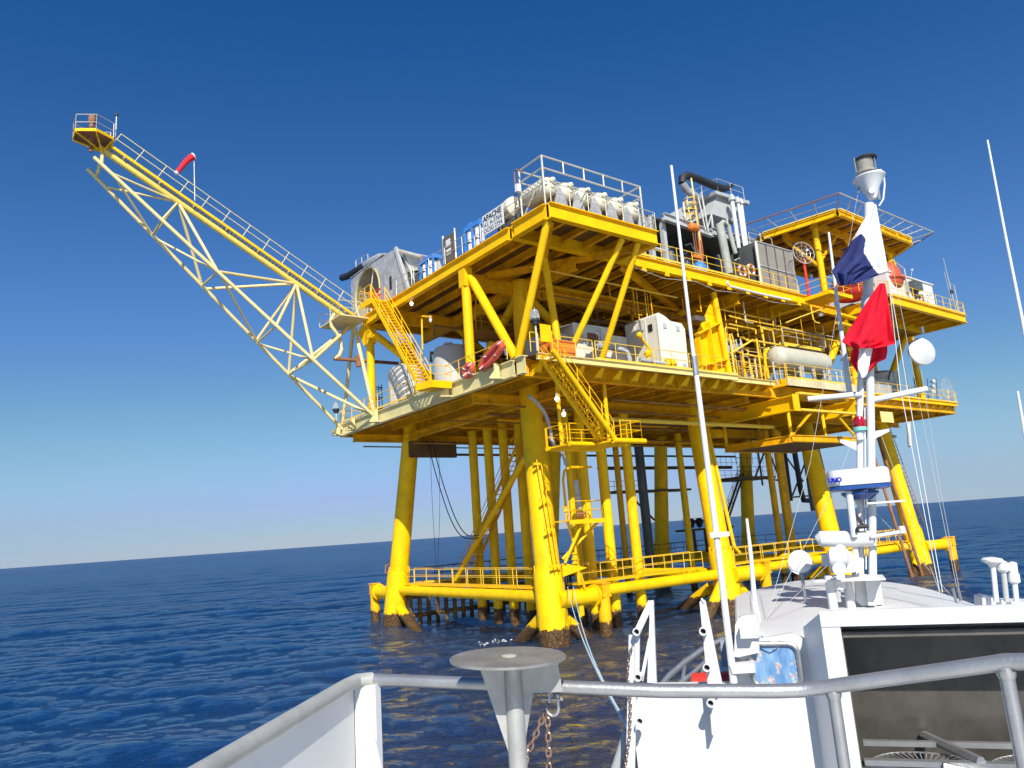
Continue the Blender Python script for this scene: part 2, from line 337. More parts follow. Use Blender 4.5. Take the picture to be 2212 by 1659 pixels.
# ================================================================= THE PLATFORM
P = thing('offshore_platform', 'yellow steel production platform on four rows of battered legs standing in the sea', 'oil platform', (46, 40, 0))
ZL, ZD = 13.6, 14.55      # lower deck: underside and top
ZU, ZT = 20.7, 21.5       # upper deck
FR = [((25.8, 31.6), (26.4, 33.0)), ((40.4, 31.4), (41.3, 33.2)), ((54.3, 31.6), (55.1, 33.4)), ((68.2, 32.0), (67.7, 33.4))]
BKR = [((26.1, 50.3), (27.0, 48.2)), ((40.6, 50.3), (41.3, 48.6)), ((54.8, 50.3), (55.1, 48.8)), ((68.6, 50.3), (68.9, 49.0))]
for k, (b, t) in enumerate(FR+BKR):
    m = M(); b3 = Vector((*b, 0)); t3 = Vector((*t, 13.7)); d = t3-b3
    q = lambda z: b3+d*(z/13.7)
    m.path([q(-4), q(0), q(3.6), q(3.8)], [0.84, 0.84, 0.82, 0.80], n=28)
    m.path([q(3.6), q(13.75)], [0.70, 0.62], n=28)
    for zz in (5.6, 8.3, 11.2): m.path([q(zz-0.02), q(zz), q(zz+0.02)], [0.60, 0.70-(zz-3.6)*0.0079+0.012, 0.60], n=28)
    for a in range(0, 12):     # crown shim plates of the pile sleeve
        an = a*math.pi/6; c = q(4.0)+Vector((math.cos(an), math.sin(an), 0))*0.72
        m.bar(c-Vector((0, 0, 0.45)), c+Vector((0, 0, 0.12)), 0.16, 0.05, up=Vector((math.cos(an), math.sin(an), 0)))
    for a in range(110 if k < 4 else 40):
        an = random.random()*6.283; c = q(-0.15+random.random()**1.5*0.85)+Vector((math.cos(an), math.sin(an), 0))*0.80; rr_ = 0.03+random.random()*0.06
        m.lathe(c, (math.cos(an), math.sin(an), 0.2), [(0, rr_*1.4), (rr_*0.8, rr_), (rr_*1.2, rr_*0.3)], n=6)
    m.build('leg', YL, P)
    cc = M(); top = q(13.7); tt = top+Vector((0, 0, 7.0))
    cc.path([top+Vector((0, 0, 0.02)), tt], 0.60, n=24); cc.build('column', Y, P)
def legat(row, k, z): b, t = row[k]; return lerp((*b, 0), (*t, 13.7), z/13.7)
# horizontal braces
for row in (FR, BKR):
    for k in range(3):
        M().tube(legat(row, k, 2.4), legat(row, k+1, 2.4), 0.32, n=18).build('horizontal_brace', YL, P)
for k in range(4):
    M().tube(legat(FR, k, 2.45), legat(BKR, k, 2.45), 0.32, n=18).build('horizontal_brace', YL, P)
# diagonal members down into the water
for a, b in (((25.9, 32.6, 1.4), (25.9, 41, -4.2)), ((26.1, 49.3, 1.2), (26, 41.5, -3.6)), ((40.0, 31.4, 2.0), (34.5, 31.3, -3.5)), ((40.9, 31.5, 2.0), (47, 31.5, -3.5)),
             ((67.7, 32, 1.5), (62, 31.6, -3.5)), ((26.5, 31.8, 1.4), (33, 31.8, -4)), ((40.6, 33, 1.5), (40.6, 41, -3)), ((54.4, 33, 1.5), (54.4, 41, -3))):
    M().tube(a, b, 0.36, n=16).build('diagonal_brace', YL, P)
# stubs with flange and rusty fender posts
for (x, y), dx, dy in (((25.8, 31.2), 1, 0), ((40.4, 30.9), 1, 0), ((68.2, 31.6), 1, -0.25), ((26.1, 50.5), 0.0, 1)):
    d = Vector((dx, dy, 0)).normalized(); s = Vector((x, y, 2.3)); e = s+d*2.6
    if dy == 1: e = s+d*2.0
    m = M(); m.tube(s, e, 0.45, n=20); m.lathe(e, d, [(0, 0.45), (0, 0.58), (0.12, 0.58), (0.14, 0.42), (0.3, 0.2), (0.55, 0.14)], n=24); m.build('fender_stub', YL, P)
    c = e+d*0.75
    m = M(); m.tube(c+Vector((0, 0, -4)), c+Vector((0, 0, 0.6)), 0.26, n=16); m.tube(c+Vector((0, 0, -4)), c+Vector((0, 0, 0.3)), 0.27, n=16)
    m.lathe(c+Vector((0, 0, -4)), (0, 0, 1), [(0, 0.36), (4.05, 0.36)], n=16)
    m.box(c.x-0.34, c.x+0.34, c.y-0.34, c.y+0.34, 2.15, 2.22); m.box(c.x-0.34, c.x+0.34, c.y-0.34, c.y+0.34, 2.85, 2.92)
    m.box(c.x-0.30, c.x+0.30, c.y-0.30, c.y+0.30, 2.22, 2.85)
    m.build('fender_post', YR, P)
# walkways at the lower level
def walk(a, b, wd, z, sides=(1, 1), mat=None):
    a = Vector((*a, z)); b = Vector((*b, z)); d = (b-a).normalized(); s = Vector((-d.y, d.x, 0))*wd/2
    m = M(); m.bar(a, b, wd, 0.10); m.build('walkway_deck', Y, P)
    for k, sg in zip(sides, (1, -1)):
        if k: rail(P, a+s*sg+Vector((0, 0, 0.05)), b+s*sg+Vector((0, 0, 0.05)), mat or YP, h=1.0, sp=1.7)
walk((26.7, 33.4), (26.9, 49.3), 1.0, 2.85, (1, 1))
walk((28.6, 33.1), (39.6, 33.1), 1.0, 2.85, (1, 1))
walk((42.0, 32.6), (53.5, 32.6), 1.0, 2.85, (1, 1))
walk((55.3, 32.6), (66.9, 32.8), 1.0, 2.85, (1, 1))
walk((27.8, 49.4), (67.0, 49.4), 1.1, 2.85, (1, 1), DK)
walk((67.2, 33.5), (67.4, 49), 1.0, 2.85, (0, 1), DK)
# conductors (well pipes)
for x, y, r in ((31.0, 46.0, 0.33), (31.0, 44.0, 0.33), (31.0, 42.1, 0.33), (31.0, 40.2, 0.33), (31.0, 38.2, 0.30), (31.4, 34.4, 0.30), (33.0, 34.3, 0.33), (35.2, 34.2, 0.33), (30.0, 36.4, 0.33), (33.2, 37.6, 0.33),
                (29.9, 34.0, 0.18), (37.4, 41.5, 0.33), (52.0, 44.0, 0.30)):
    M().tube((x, y, -4), (x, y, 13.7), r, n=16).build('conductor_pipe', YL, P)
for x, y in ((58.0, 39.0), (60.2, 39.5), (63, 41), (47.5, 47.5)):
    M().tube((x, y, -4), (x, y, 13.7), 0.28, n=12).build('riser_pipe', YR, P)
for x, y, zb in ((50.0, 47.0, 0.5), (65.5, 40.0, 6.0)):
    M().tube((x, y, zb), (x, y, 13.7), 0.42 if x < 60 else 0.22, n=16).build('caisson_pipe', DG, P)

# ---- decks
def deck(name, x0, x1, y0, y1, zb, zt, jsp, gmat, jm, left_mat=None, plate=True, jh=0.5):
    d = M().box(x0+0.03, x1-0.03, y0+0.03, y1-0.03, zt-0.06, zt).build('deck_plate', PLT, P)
    h = zt-zb
    for a, b, mt in (((x0, y0), (x1, y0), gmat), ((x0, y1), (x1, y1), gmat), ((x0, y0+0.2), (x0, y1-0.2), left_mat or gmat), ((x1, y0+0.2), (x1, y1-0.2), gmat)):
        M().ibeam((*a, (zb+zt)/2-0.05), (*b, (zb+zt)/2-0.05), h-0.1, 0.34).build('edge_girder', mt, P)
    n = int((x1-x0)/jsp)
    for i in range(1, n):
        x = x0+(x1-x0)*i/n
        M().ibeam((x, y0+0.2, zt-0.07-jh/2), (x, y1-0.2, zt-0.07-jh/2), jh, 0.22, 0.03, 0.03).build('deck_joist', jm, P)
    return d
# lower deck
deck('lower', 22.0, 71.2, 28.3, 49.6, ZL, ZD, 1.75, YO, YO, left_mat=KH)
# strip of the lower deck in front of the main beam with a shallow channel edge and gusset brackets
def front_strip(x0, x1, y0, y1, z, mat, gz=0.62):
    M().box(x0, x1, y0, y1, z-0.05, z-0.004).build('deck_plate', PLT, P)
    m = M(); m.bar((x0, y0, z-0.17), (x1, y0, z-0.17), 0.05, 0.34); m.bar((x0, y0-0.05, z-0.32), (x1, y0-0.05, z-0.32), 0.16, 0.03); m.bar((x0, y0-0.05, z-0.01), (x1, y0-0.05, z-0.01), 0.16, 0.03)
    m.build('channel_edge', mat, P)
    n = int((x1-x0)/1.35)
    for i in range(n+1):
        m = M(); x = x0+0.4+(x1-x0-0.8)*i/n
        m.prism([(x, y0+0.06, z-0.36), (x, y0+0.95, z-0.36), (x, y0+0.95, z-0.36-gz)], (0.03, 0, 0))
        m.hexa([(x-0.10, y0+0.10, z-0.40), (x+0.13, y0+0.10, z-0.40), (x+0.28, y0+0.55, z-0.36-gz*0.75), (x-0.25, y0+0.55, z-0.36-gz*0.75),
                (x-0.10, y0+0.12, z-0.38), (x+0.13, y0+0.12, z-0.38), (x+0.28, y0+0.57, z-0.34-gz*0.75), (x-0.25, y0+0.57, z-0.34-gz*0.75)])
        m.build('gusset_bracket', Y, P)
CRY = paint('faded_cream_yellow_paint', (0.80, 0.62, 0.22), 0.5, var=0.08, rust=0.2, rustcol=(0.5, 0.3, 0.08))
front_strip(22.4, 38.4, 27.2, 28.2, ZD, CRY)
front_strip(53.0, 71.2, 28.0, 28.2, ZD, Y, 0.7)
M().ibeam((22.0, 27.6, 14.05), (22.0, 28.3, 14.05), 0.9, 0.34).build('edge_girder', KH, P)
front_strip(38.5, 43.0, 27.7, 28.2, ZD+0.05, CRY, 0.4)
# dirt washed khaki brackets on the left girder
for y in (43.3, 46.8, 49.3, 34.5, 29.6):
    m = M(); m.box(21.55, 21.82, y-0.06, y+0.06, 13.75, 14.5); m.prism([(21.83, y-0.35, 13.66), (21.83, y+0.35, 13.66), (21.25, y+0.12, 13.66), (21.25, y-0.12, 13.66)], (0, 0, 0.05))
    m.prism([(21.82, y, 14.45), (21.2, y, 13.72), (21.82, y, 13.72)], (0, 0.05, 0)); m.build('hinge_bracket', CR, P)
# upper deck: main plus projecting tank box at the near corner and wings on the right
deck('upper', 22.0, 49.0, 27.9, 45.4, ZU, ZT, 1.42, Y, YO, jh=0.42)
deck('upper', 49.3, 67.9, 28.6, 45.4, ZU, ZT, 2.2, YO, YO, jh=0.42)
deck('upper', 55.0, 67.9, 24.8, 28.4, ZU, ZT, 1.6, Y, YO, jh=0.42)
M().box(22.05, 29.4, 25.0, 27.97, ZT-0.12, ZT-0.065).build('deck_plate', PLT, P)
for a, b in (((22.0, 24.9), (29.6, 24.9)), ((22.0, 25.1), (22.0, 27.7)), ((29.5, 25.1), (29.5, 27.7))):
    M().ibeam((*a, 21.05), (*b, 21.05), 0.8, 0.36).build('edge_girder', Y, P)
for x in (23.6, 25.2, 26.8, 28.3):
    M().ibeam((x, 25.1, 21.2), (x, 27.75, 21.2), 0.42, 0.2, 0.03, 0.03).build('deck_joist', YO, P)
for a, b in (((22.2, 25.1), (27.8, 33.0)), ((29.3, 25.1), (24, 33.0)), ((27.8, 33), (41.1, 33.2)), ((41.1, 33.2), (30, 28.1)), ((22.3, 45), (30, 39))):
    M().ibeam((*a, 20.66), (*b, 20.66), 0.34, 0.34, 0.03, 0.03).build('underdeck_bracing', YO, P)
# deep inner plate girders on the column lines
for y in (33.2, 41.0):
    M().ibeam((22.5, y, 20.25), (61.5, y, 20.25), 0.85, 0.4).build('plate_girder', YO, P)
for x in (26.6, 41.2, 55.0):
    M().ibeam((x, 28.3, 20.3), (x, 45.1, 20.3), 0.75, 0.36).build('plate_girder', YO, P)
for y in (33.2, 48.6):
    M().ibeam((22.5, y, 13.4), (70.8, y, 13.4), 0.55, 0.4).build('plate_girder', YO, P)
for x in (26.6, 41.2, 55.0, 67.8):
    M().ibeam((x, 28.6, 13.45), (x, 49.2, 13.45), 0.45, 0.36).build('plate_girder', YO, P)
# columns and struts between the decks
def st(a, b, r=0.2, mat=None): return M().tube(a, b, r, n=16).build('strut', mat or Y, P)
m = M(); m.tube((22.15, 32.6, ZD), (22.15, 32.6, 20.0), 0.27, n=18); m.box(21.88, 22.42, 32.3, 32.9, 19.6, ZU); m.build('strut', Y, P)
st((22.3, 32.3, 20.1), (22.3, 28.7, 14.6), 0.25); st((22.2, 25.3, 20.68), (22.2, 28.4, 14.6), 0.20)
st((27.2, 25.2, 20.68), (25.5, 28.6, 14.6), 0.17); st((28.4, 25.2, 20.68), (28.0, 28.6, 14.6), 0.17)
vtop = vy(1211, 550, 29.0); st((25.0, 29.0, 20.6), (25.3, 28.7, 14.6), 0.2)
m = M(); m.tube((22.3, 45.0, ZD), (22.3, 45.0, 20.0), 0.27, n=18); m.build('strut', Y, P)
m = M(); m.prism([(22.05, 44.55, 19.4), (22.05, 45.5, 19.4), (22.05, 46.4, 20.6), (22.05, 45.8, 20.95), (22.05, 44.9, 20.95), (22.05, 44.55, 20.4)], (0.5, 0, 0)); m.build('gusset_plate', Y, P)
st((22.5, 44.6, 20.0), (26.6, 40.2, 14.6), 0.25)
for a, b in (((26.6, 33.2, 20.2), (34.0, 33.2, 14.6)), ((41.2, 33.2, 20.2), (34.2, 33.2, 14.6)), ((41.2, 33.3, 20.2), (48, 33.3, 14.6)), ((55, 33.3, 20.2), (48.2, 33.3, 14.6)),
             ((26.8, 41, 20.2), (34, 41, 14.6)), ((41.2, 41, 20), (34.2, 41, 14.6)), ((26.6, 33.4, 20.2), (26.6, 40.6, 14.6)), ((55, 33.5, 20.2), (61.5, 33.5, 14.6)), ((41.2, 33.6, 20.1), (41.2, 40.6, 14.6)),
             ((57.2, 29.6, 21.0), (53.2, 29.8, 16.2)), ((57.3, 29.6, 21.0), (57.6, 29.8, 14.6)), ((68.6, 29.8, 21.5), (68.8, 29.8, 14.6)), ((68.4, 29.8, 21.5), (64.5, 31.5, 14.7))):
    st(a, b, 0.27, Y)
for y in (37.0, 41.0, 45.0):
    for x in (30.5, 47.5, 55.0, 61.0): M().tube((x, y, ZD), (x, y, 20.6), 0.2, n=12).build('strut', YO, P)
# rails
rail(P, (21.9, 34.9, ZD+0.02), (21.9, 28.9, ZD+0.02), YP); rail(P, (21.9, 37.4, ZD+0.02), (21.9, 49.4, ZD+0.02), YP, sp=2.0, toe=True)
rail(P, (26.4, 27.15, ZD), (38.4, 27.15, ZD), YP, toe=True); rail(P, (53.0, 27.95, ZD), (71.2, 28.0, ZD), YP, toe=True)
rail(P, (71.2, 28.1, ZD), (71.2, 49.4, ZD), YP, sp=2.2); rail(P, (22.1, 49.6, ZD), (40, 49.6, ZD), YP)
rail(P, (38.6, 27.3, ZD), (42.0, 27.6, ZD), YP)
rail(P, (21.9, 25.0, ZT), (21.9, 37.9, ZT), GV, sp=1.75); rail(P, (21.9, 38.2, ZT), (21.9, 40.2, ZT), GV)
rail(P, (22.1, 24.8, ZT), (29.5, 24.8, ZT), GV, sp=1.25)
rail(P, (30.4, 27.8, ZT), (47.8, 27.8, ZT), YP, sp=1.5, toe=True); rail(P, (29.6, 25.0, ZT), (29.6, 27.6, ZT), GV)

# ================================================================= FLARE BOOM
def flare_boom():
    T = thing('flare_boom', 'cream lattice flare boom with a yellow catwalk slanting up and out from the platform', 'flare boom', (22, 46.7, 14))
    Vv = Vector
    top = lambda x: Vv((x, 46.7, 21.3+(22.0-x)*(30.5-21.3)/16.4))
    near = lambda x: Vv((x, 44.0+(22.2-x)*0.137, 13.95+(22.2-x)*0.926))
    far = lambda x: Vv((x, 49.3-(22.2-x)*0.066, 13.95+(22.2-x)*0.926))
    M().tube(top(21.9), top(5.6), 0.20, n=14).build('top_chord', paint('boom_yellow_paint', (0.74, 0.55, 0.10), 0.45, var=0.1, rust=0.12), T)
    M().tube(near(22.0), near(5.3), 0.12, n=12).build('bottom_chord', CR, T)
    M().tube(far(22.0), far(5.2), 0.12, n=12).build('bottom_chord', CR, T)
    def br(a, b, r=0.072): M().tube(a, b, r, n=10).build('lattice_brace', CR, T)
    nt_ = [5.7, 10.1, 17.75, 21.9]; nb = [5.6, 8.9, 12.1, 16.2, 17.9]
    br(top(5.8), near(5.7), 0.1); br(top(5.8), far(5.7), 0.1); br(near(5.7), far(5.7))
    br(near(6.2), top(10.1)); br(far(6.2), top(10.1))
    br(top(10.1), near(9.0)); br(top(10.1), far(9.0)); br(near(6.4), far(9.0)); br(near(9.0), far(9.0))
    br(top(10.1), near(12.2), 0.10); br(top(10.1), far(12.1), 0.10); br(near(12.2), far(12.1)); br(far(9.2), near(12.2))
    br(near(12.2), top(17.75), 0.10); br(far(12.3), top(17.75), 0.10); br(near(12.3), far(15.8)); 
    br(top(17.75), near(15.7), 0.10); br(top(17.75), far(15.7), 0.10); br(near(15.7), far(15.8))
    br(top(17.75), near(18.0), 0.10); br(top(17.75), far(18.0), 0.10); br(near(18.0), far(18.0)); br(far(15.9), near(18.0))
    br(top(21.9), near(18.0), 0.12); br(top(21.9), far(18.0), 0.12); br(far(18.1), near(21.9), 0.10)
    br(top(21.9), near(22.0), 0.13); br(top(21.9), far(22.0), 0.13)
    # catwalk lying on the top chord
    up = Vv((0, 0, 1)); d = (top(5.6)-top(21.9)).normalized(); nrm = Vv((0, 1, 0)).cross(d).normalized()
    if nrm.z < 0: nrm = -nrm
    for sy in (-0.42, 0.42):
        M().bar(top(21.6)+nrm*0.34+Vv((0, sy, 0)), top(6.0)+nrm*0.34+Vv((0, sy, 0)), 0.06, 0.16, up=nrm).build('catwalk_stringer', Y, T)
    m = M(); L = (top(21.6)-top(6.0)).length; n = 68
    for i in range(n):
        c = lerp(top(21.6), top(6.0), (i+0.5)/n)+nrm*0.33; m.bar(c-Vv((0, 0.38, 0)), c+Vv((0, 0.38, 0)), 0.17, 0.04, up=nrm)
    tag(m.build('catwalk_treads', GV, T), kind='stuff')
    for k in range(8):
        c = lerp(top(21), top(6.8), k/7)+nrm*0.22; M().bar(c-Vv((0, 0.42, 0)), c+Vv((0, 0.42, 0)), 0.08, 0.10, up=nrm).build('catwalk_bracket', CR, T)
    m = M(); a = top(21.6)+nrm*0.42+Vv((0, -0.42, 0)); b = top(6.0)+nrm*0.42+Vv((0, -0.42, 0)); n = 12
    for hh in (1.0, 0.52): m.tube(a+nrm*hh, b+nrm*hh, 0.026, n=6)
    for i in range(n+1): p = lerp(a, b, i/n); m.tube(p-nrm*0.1, p+nrm*hh*1.92, 0.026, n=6)
    m.build('handrail', CR, T)
    # goose neck gas pipe under the chord at the root
    q = lambda x, y: vy(x, y, 46.2)
    M().path([q(722, 678), q(715, 690), q(716, 705), q(727, 718), q(735, 735), q(738, 755), q(733, 768), q(722, 775)], 0.13, n=10).build('gas_pipe', CR, T)
    pl = M().tube(q(722, 775), q(860, 785), 0.12, n=10); pl.tube(q(772, 768), q(776, 792), 0.22, n=10); pl.build('gas_header', RU, T)
    # tip platform
    c = Vv((5.25, 46.6, 30.95)); hexv = [c+Vv((math.cos(a)*1.15, math.sin(a)*1.15, 0)) for a in [math.pi/6+k*math.pi/3 for k in range(6)]]
    M().prism([p+Vv((0, 0, -0.03)) for p in hexv], (0, 0, 0.05)).build('tip_grating', RU, T)
    for k in range(6):
        M().bar(hexv[k], hexv[(k+1) % 6], 0.06, 0.18).build('tip_platform_edge', Y if k != 1 else CR, T)
        mm = M(); a, b = hexv[k], hexv[(k+1) % 6]
        if k != 5:
            for hh in (0.5, 1.0): mm.tube(a+up*hh, b+up*hh, 0.025, n=6)
            mm.tube(a, a+up, 0.025, n=6); mm.tube(b, b+up, 0.025, n=6); mm.build('handrail', GV, T)
    for k in range(6): M().bar(hexv[k]-up*0.1, c-up*0.75+Vv((0.5, 0, 0)), 0.06, 0.08).build('tip_platform_brace', Y, T)
    M().lathe(c+Vv((-0.1, 0, -0.9)), (0, 0, 1), [(0, 0.1), (0.7, 0.1), (0.75, 0.2), (0.95, 0.2), (0.97, 0.14), (1.4, 0.14), (1.42, 0.25), (1.62, 0.24), (1.7, 0.13), (1.9, 0.13), (1.92, 0.2), (2.05, 0.22), (2.25, 0.22), (2.4, 0.14)], n=16).build('flare_tip', RU, T)
    M().lathe(c+Vv((-0.1, 0, 0.45)), (0, 0, 1), [(0, 0.27), (0.22, 0.27)], n=16).build('flare_tip_collar', BK, T)
    M().tube(c+Vv((1.15, -0.3, 0)), c+Vv((1.15, -0.3, 1.7)), 0.035, n=6).build('pilot_pole', GV, T)
    M().tube(c+Vv((1.15, -0.3, 1.7)), c+Vv((1.15, -0.3, 1.85)), 0.09, n=8).build('pilot_cap', BK, T)
flare_boom()
def windsock():
    T = thing('windsock', 'drooping red windsock on a thin pole beside the flare boom catwalk', 'windsock', tuple(vy(420, 432, 46.3)))
    q = lambda x, y: vy(x, y, 46.3)
    M().tube(q(421, 434), q(419, 336), 0.03, n=6).build('pole', GV, T)
    M().path([q(418, 338), q(411, 341), q(401, 350), q(392, 361), q(381, 374)], [0.22, 0.20, 0.17, 0.15, 0.12], n=12).build('sock', SOX, T)
    M().path([q(418.6, 337.5), q(416, 338.8)], 0.235, n=12).build('mouth_ring', SGN, T)
    M().path([q(382.5, 372), q(380, 375.5)], 0.135, n=12).build('tail_ring', SGN, T)
windsock()
# ================================================================= STAIRS
def stair(T, a, b, side, wd, mat, ntr, rails=(1, 1), tr=0.24, tube=False):
    a = Vector(a); b = Vector(b); s = Vector(side).normalized()*wd/2; up = Vector((0, 0, 1))
    for sg in (-1, 1):
        if tube: M().tube(a+s*sg, b+s*sg, 0.13, n=14).build('stringer', mat, T)
        else: M().bar(a+s*sg, b+s*sg, 0.05, 0.26).build('stringer', mat, T)
        if rails[0 if sg < 0 else 1]:
            m = M(); n = 5
            for hh in (0.95, 0.5): m.tube(a+s*sg+up*hh, b+s*sg+up*hh, 0.026, n=6)
            for i in range(n+1): p = lerp(a, b, i/n)+s*sg; m.tube(p, p+up*0.95, 0.026, n=6)
            m.build('handrail', mat, T)
    for i in range(ntr):
        c = lerp(a, b, (i+0.5)/ntr); h = Vector((b.x-a.x, b.y-a.y, 0)).normalized()*tr/2
        m = M(); m.bar(c-s+h*0.8, c+s+h*0.8, 0.05, 0.04); m.bar(c-s-h*0.8, c+s-h*0.8, 0.05, 0.04); m.bar(c-s, c+s, 0.03, 0.02)
        m.build('stair_tread', YO if mat is Y and not tube else mat, T)
T = thing('staircase', 'long yellow open-tread staircase climbing the outer left side between the two decks', 'staircase', (21.2, 36, 14.4), 'steel staircases')
stair(T, (21.15, 41.3, 21.35), (21.15, 36.0, 14.75), (1, 0, 0), 0.95, Y, 26)
m = M(); m.prism([(20.6, 41.2, 21.30), (21.8, 41.2, 21.30), (21.8, 42.9, 21.30), (20.6, 42.9, 21.30)], (0, 0, 0.06)); m.bar((20.6, 41.2, 21.25), (20.6, 42.9, 21.25), 0.04, 0.4); m.build('landing', Y, T)
rail(T, (20.6, 41.3, 21.35), (20.6, 42.9, 21.35), Y, sp=0.8); rail(T, (20.6, 42.9, 21.35), (21.8, 42.9, 21.35), Y)
m = M(); m.prism([(20.5, 34.1, 14.3), (21.85, 34.1, 14.3), (21.85, 36.2, 14.3), (20.6, 36.2, 14.3), (20.2, 35.3, 14.3)], (0, 0, 0.06)); m.bar((20.2, 35.3, 14.3), (20.6, 36.2, 14.3), 0.04, 0.4); m.bar((20.5, 34.1, 14.3), (20.2, 35.3, 14.3), 0.04, 0.4); m.bar((20.5, 34.1, 14.3), (21.8, 34.1, 14.3), 0.04, 0.4); m.build('landing', Y, T)
rail(T, (20.45, 34.1, 14.35), (20.2, 35.3, 14.35), Y); rail(T, (20.5, 34.1, 14.35), (21.8, 34.1, 14.35), Y)
m = M(); m.path([vx(820, 668, 20.9), vx(848, 700, 20.9), vx(868, 727, 20.9), vx(893, 762, 20.9), vx(912, 790, 20.9)], 0.02, n=5); m.build('hanging_cable', GV, T)
T = thing('staircase', 'yellow staircase with round stringers hanging below the near corner of the lower deck', 'staircase', (25, 26, 10.5), 'steel staircases')
A = Vector((22.6, 26.7, 14.45)); Bq = Vector((26.5, 27.0, 10.25))
stair(T, A, Bq, (0, 1, 0), 1.1, Y, 20, tube=True)
m = M(); m.box(26.2, 28.3, 26.3, 27.7, 10.12, 10.2); m.tube((26.2, 26.3, 10.15), (28.5, 26.3, 10.15), 0.14, n=12); m.tube((26.2, 27.7, 10.15), (28.5, 27.7, 10.15), 0.12, n=12); m.build('landing', Y, T)
rail(T, (26.8, 26.3, 10.2), (28.3, 26.3, 10.2), Y, sp=0.75); rail(T, (28.3, 26.3, 10.2), (28.3, 29.4, 10.2), Y, sp=1.0)
m = M(); a = Vector((26.4, 28.2, 10.15)); b = Vector((25.2, 32.0, 10.15))
m.box(24.6, 28.3, 27.7, 29.5, 10.12, 10.2); m.tube((24.5, 29.5, 10.12), (28.4, 29.5, 10.12), 0.12, n=12); m.tube((24.5, 27.7, 10.15), (26.3, 27.7, 10.15), 0.12, n=12); m.build('catwalk', Y, T)
rail(T, (24.5, 27.8, 10.2), (24.5, 29.4, 10.2), Y); rail(T, (24.5, 29.5, 10.2), (28.3, 29.5, 10.2), Y); rail(T, (24.6, 27.7, 10.2), (26.2, 27.7, 10.2), Y)
for x in (28.2, 24.8): M().tube((x, 28.6, 10.2), (x, 28.6, 13.7), 0.11, n=10).build('hanger_pipe', Y, T)
T = thing('staircase', 'shaded staircase climbing between the well pipes behind the near left walkway', 'staircase', (29, 42, 3), 'steel staircases')
stair(T, (29.6, 46.0, 2.9), (29.6, 38.0, 11.6), (1, 0, 0), 1.0, YO, 30)
for x in (28.5,): M().tube((28.6, 45.6, 3.0), (28.6, 36.6, 10.6), 0.2, n=12).build('pipe_support', Y, T)
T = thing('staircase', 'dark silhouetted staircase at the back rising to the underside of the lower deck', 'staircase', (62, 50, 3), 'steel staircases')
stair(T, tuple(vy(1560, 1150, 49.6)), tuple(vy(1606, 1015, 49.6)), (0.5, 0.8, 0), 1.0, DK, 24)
# ================================================================= FIXTURES HUNG ON LEGS
T = thing('access_balcony', 'small yellow railed balcony with valves and a grey cylinder beside the near leg', 'balcony', (27.9, 30.8, 6.4))
M().box(26.5, 29.0, 30.0, 31.4, 6.35, 6.42).build('balcony_floor', Y, T)
M().bar((26.5, 30.0, 6.3), (29.1, 30.0, 6.3), 0.05, 0.2).build('floor_edge', Y, T)
rail(T, (26.5, 30.0, 6.4), (29.0, 30.0, 6.4), Y, sp=1.2); rail(T, (29.0, 30.0, 6.4), (29.0, 31.4, 6.4), Y)
M().tube((26.6, 30.8, 4.2), (27.6, 30.2, 6.3), 0.08, n=8).build('knee_brace', Y, T); M().tube((26.8, 31.2, 4.4), (29.0, 30.4, 6.3), 0.08, n=8).build('knee_brace', Y, T)
M().prism([(26.5, 30.9, 3.5), (26.5, 30.9, 4.2), (28.0, 30.6, 3.85)], (0, 0.06, 0)).build('pointed_bracket', Y, T)
M().lathe((28.05, 30.9, 7.0), (-0.06, 0, 1), [(0, 0.15), (0.02, 0.17), (0.75, 0.17), (0.8, 0.13), (0.86, 0.15), (1.6, 0.15), (1.62, 0.1)], n=16).build('grey_cylinder', GR, T)
m = M(); m.path([(27.55, 30.8, 3.0), (27.4, 30.8, 5.0), (27.0, 30.8, 6.4), (26.95, 30.8, 8.6), (27.1, 30.8, 9.1), (27.5, 30.8, 9.3), (28.2, 30.8, 9.3)], 0.075, n=8)
m.lathe((27.3, 30.8, 4.1), (0, 0, 1), [(0, 0.17), (0.06, 0.17), (0.08, 0.1), (0.2, 0.1), (0.22, 0.17), (0.3, 0.17), (0.32, 0.1), (0.5, 0.1), (0.52, 0.17), (0.6, 0.17)], n=10)
m.lathe((26.95, 30.8, 6.9), (0, 0, 1), [(0, 0.15), (0.06, 0.15), (0.08, 0.1), (0.2, 0.1), (0.22, 0.15), (0.3, 0.15)], n=10); m.build('riser_pipe', Y, T)
M().lathe((28.6, 30.8, 9.25), (0, 0, 1), [(0, 0.45), (0.05, 0.46), (0.08, 0.42)], n=20).build('davit_arm', Y, T)
m = M(); 
for i in range(4): m.tube((27.9+i*0.2, 30.9, 6.5), (27.9+i*0.2, 30.9, 6.9), 0.04, n=6); m.tube((27.85+i*0.2, 30.9, 6.75), (28.0+i*0.2, 30.9, 6.75), 0.07, n=8)
m.build('valve_manifold', RU, T)
M().tube((27.95, 30.9, 2.7), (27.6, 30.9, 4.1), 0.07, n=8).build('rusty_riser', YR, T)
T.location.x -= 0.38
# ladder tubes and clamps on the near leg
T = thing('leg_guide_rails', 'pair of thin yellow vertical guide tubes clamped to the face of the near leg', 'guide rails', (25.7, 30.9, 4))
for o in (0, 0.28):
    M().tube((25.55+o, 30.87, 3.9), (25.55+o, 31.75, 10.2), 0.03, n=6).build('guide_tube', Y, T)
for z in (4.1, 6.0, 7.6, 9.6): M().bar((25.3, 30.92+(z-4)*0.14, z), (26.0, 30.92+(z-4)*0.14, z), 0.10, 0.12).build('clamp', Y, T)
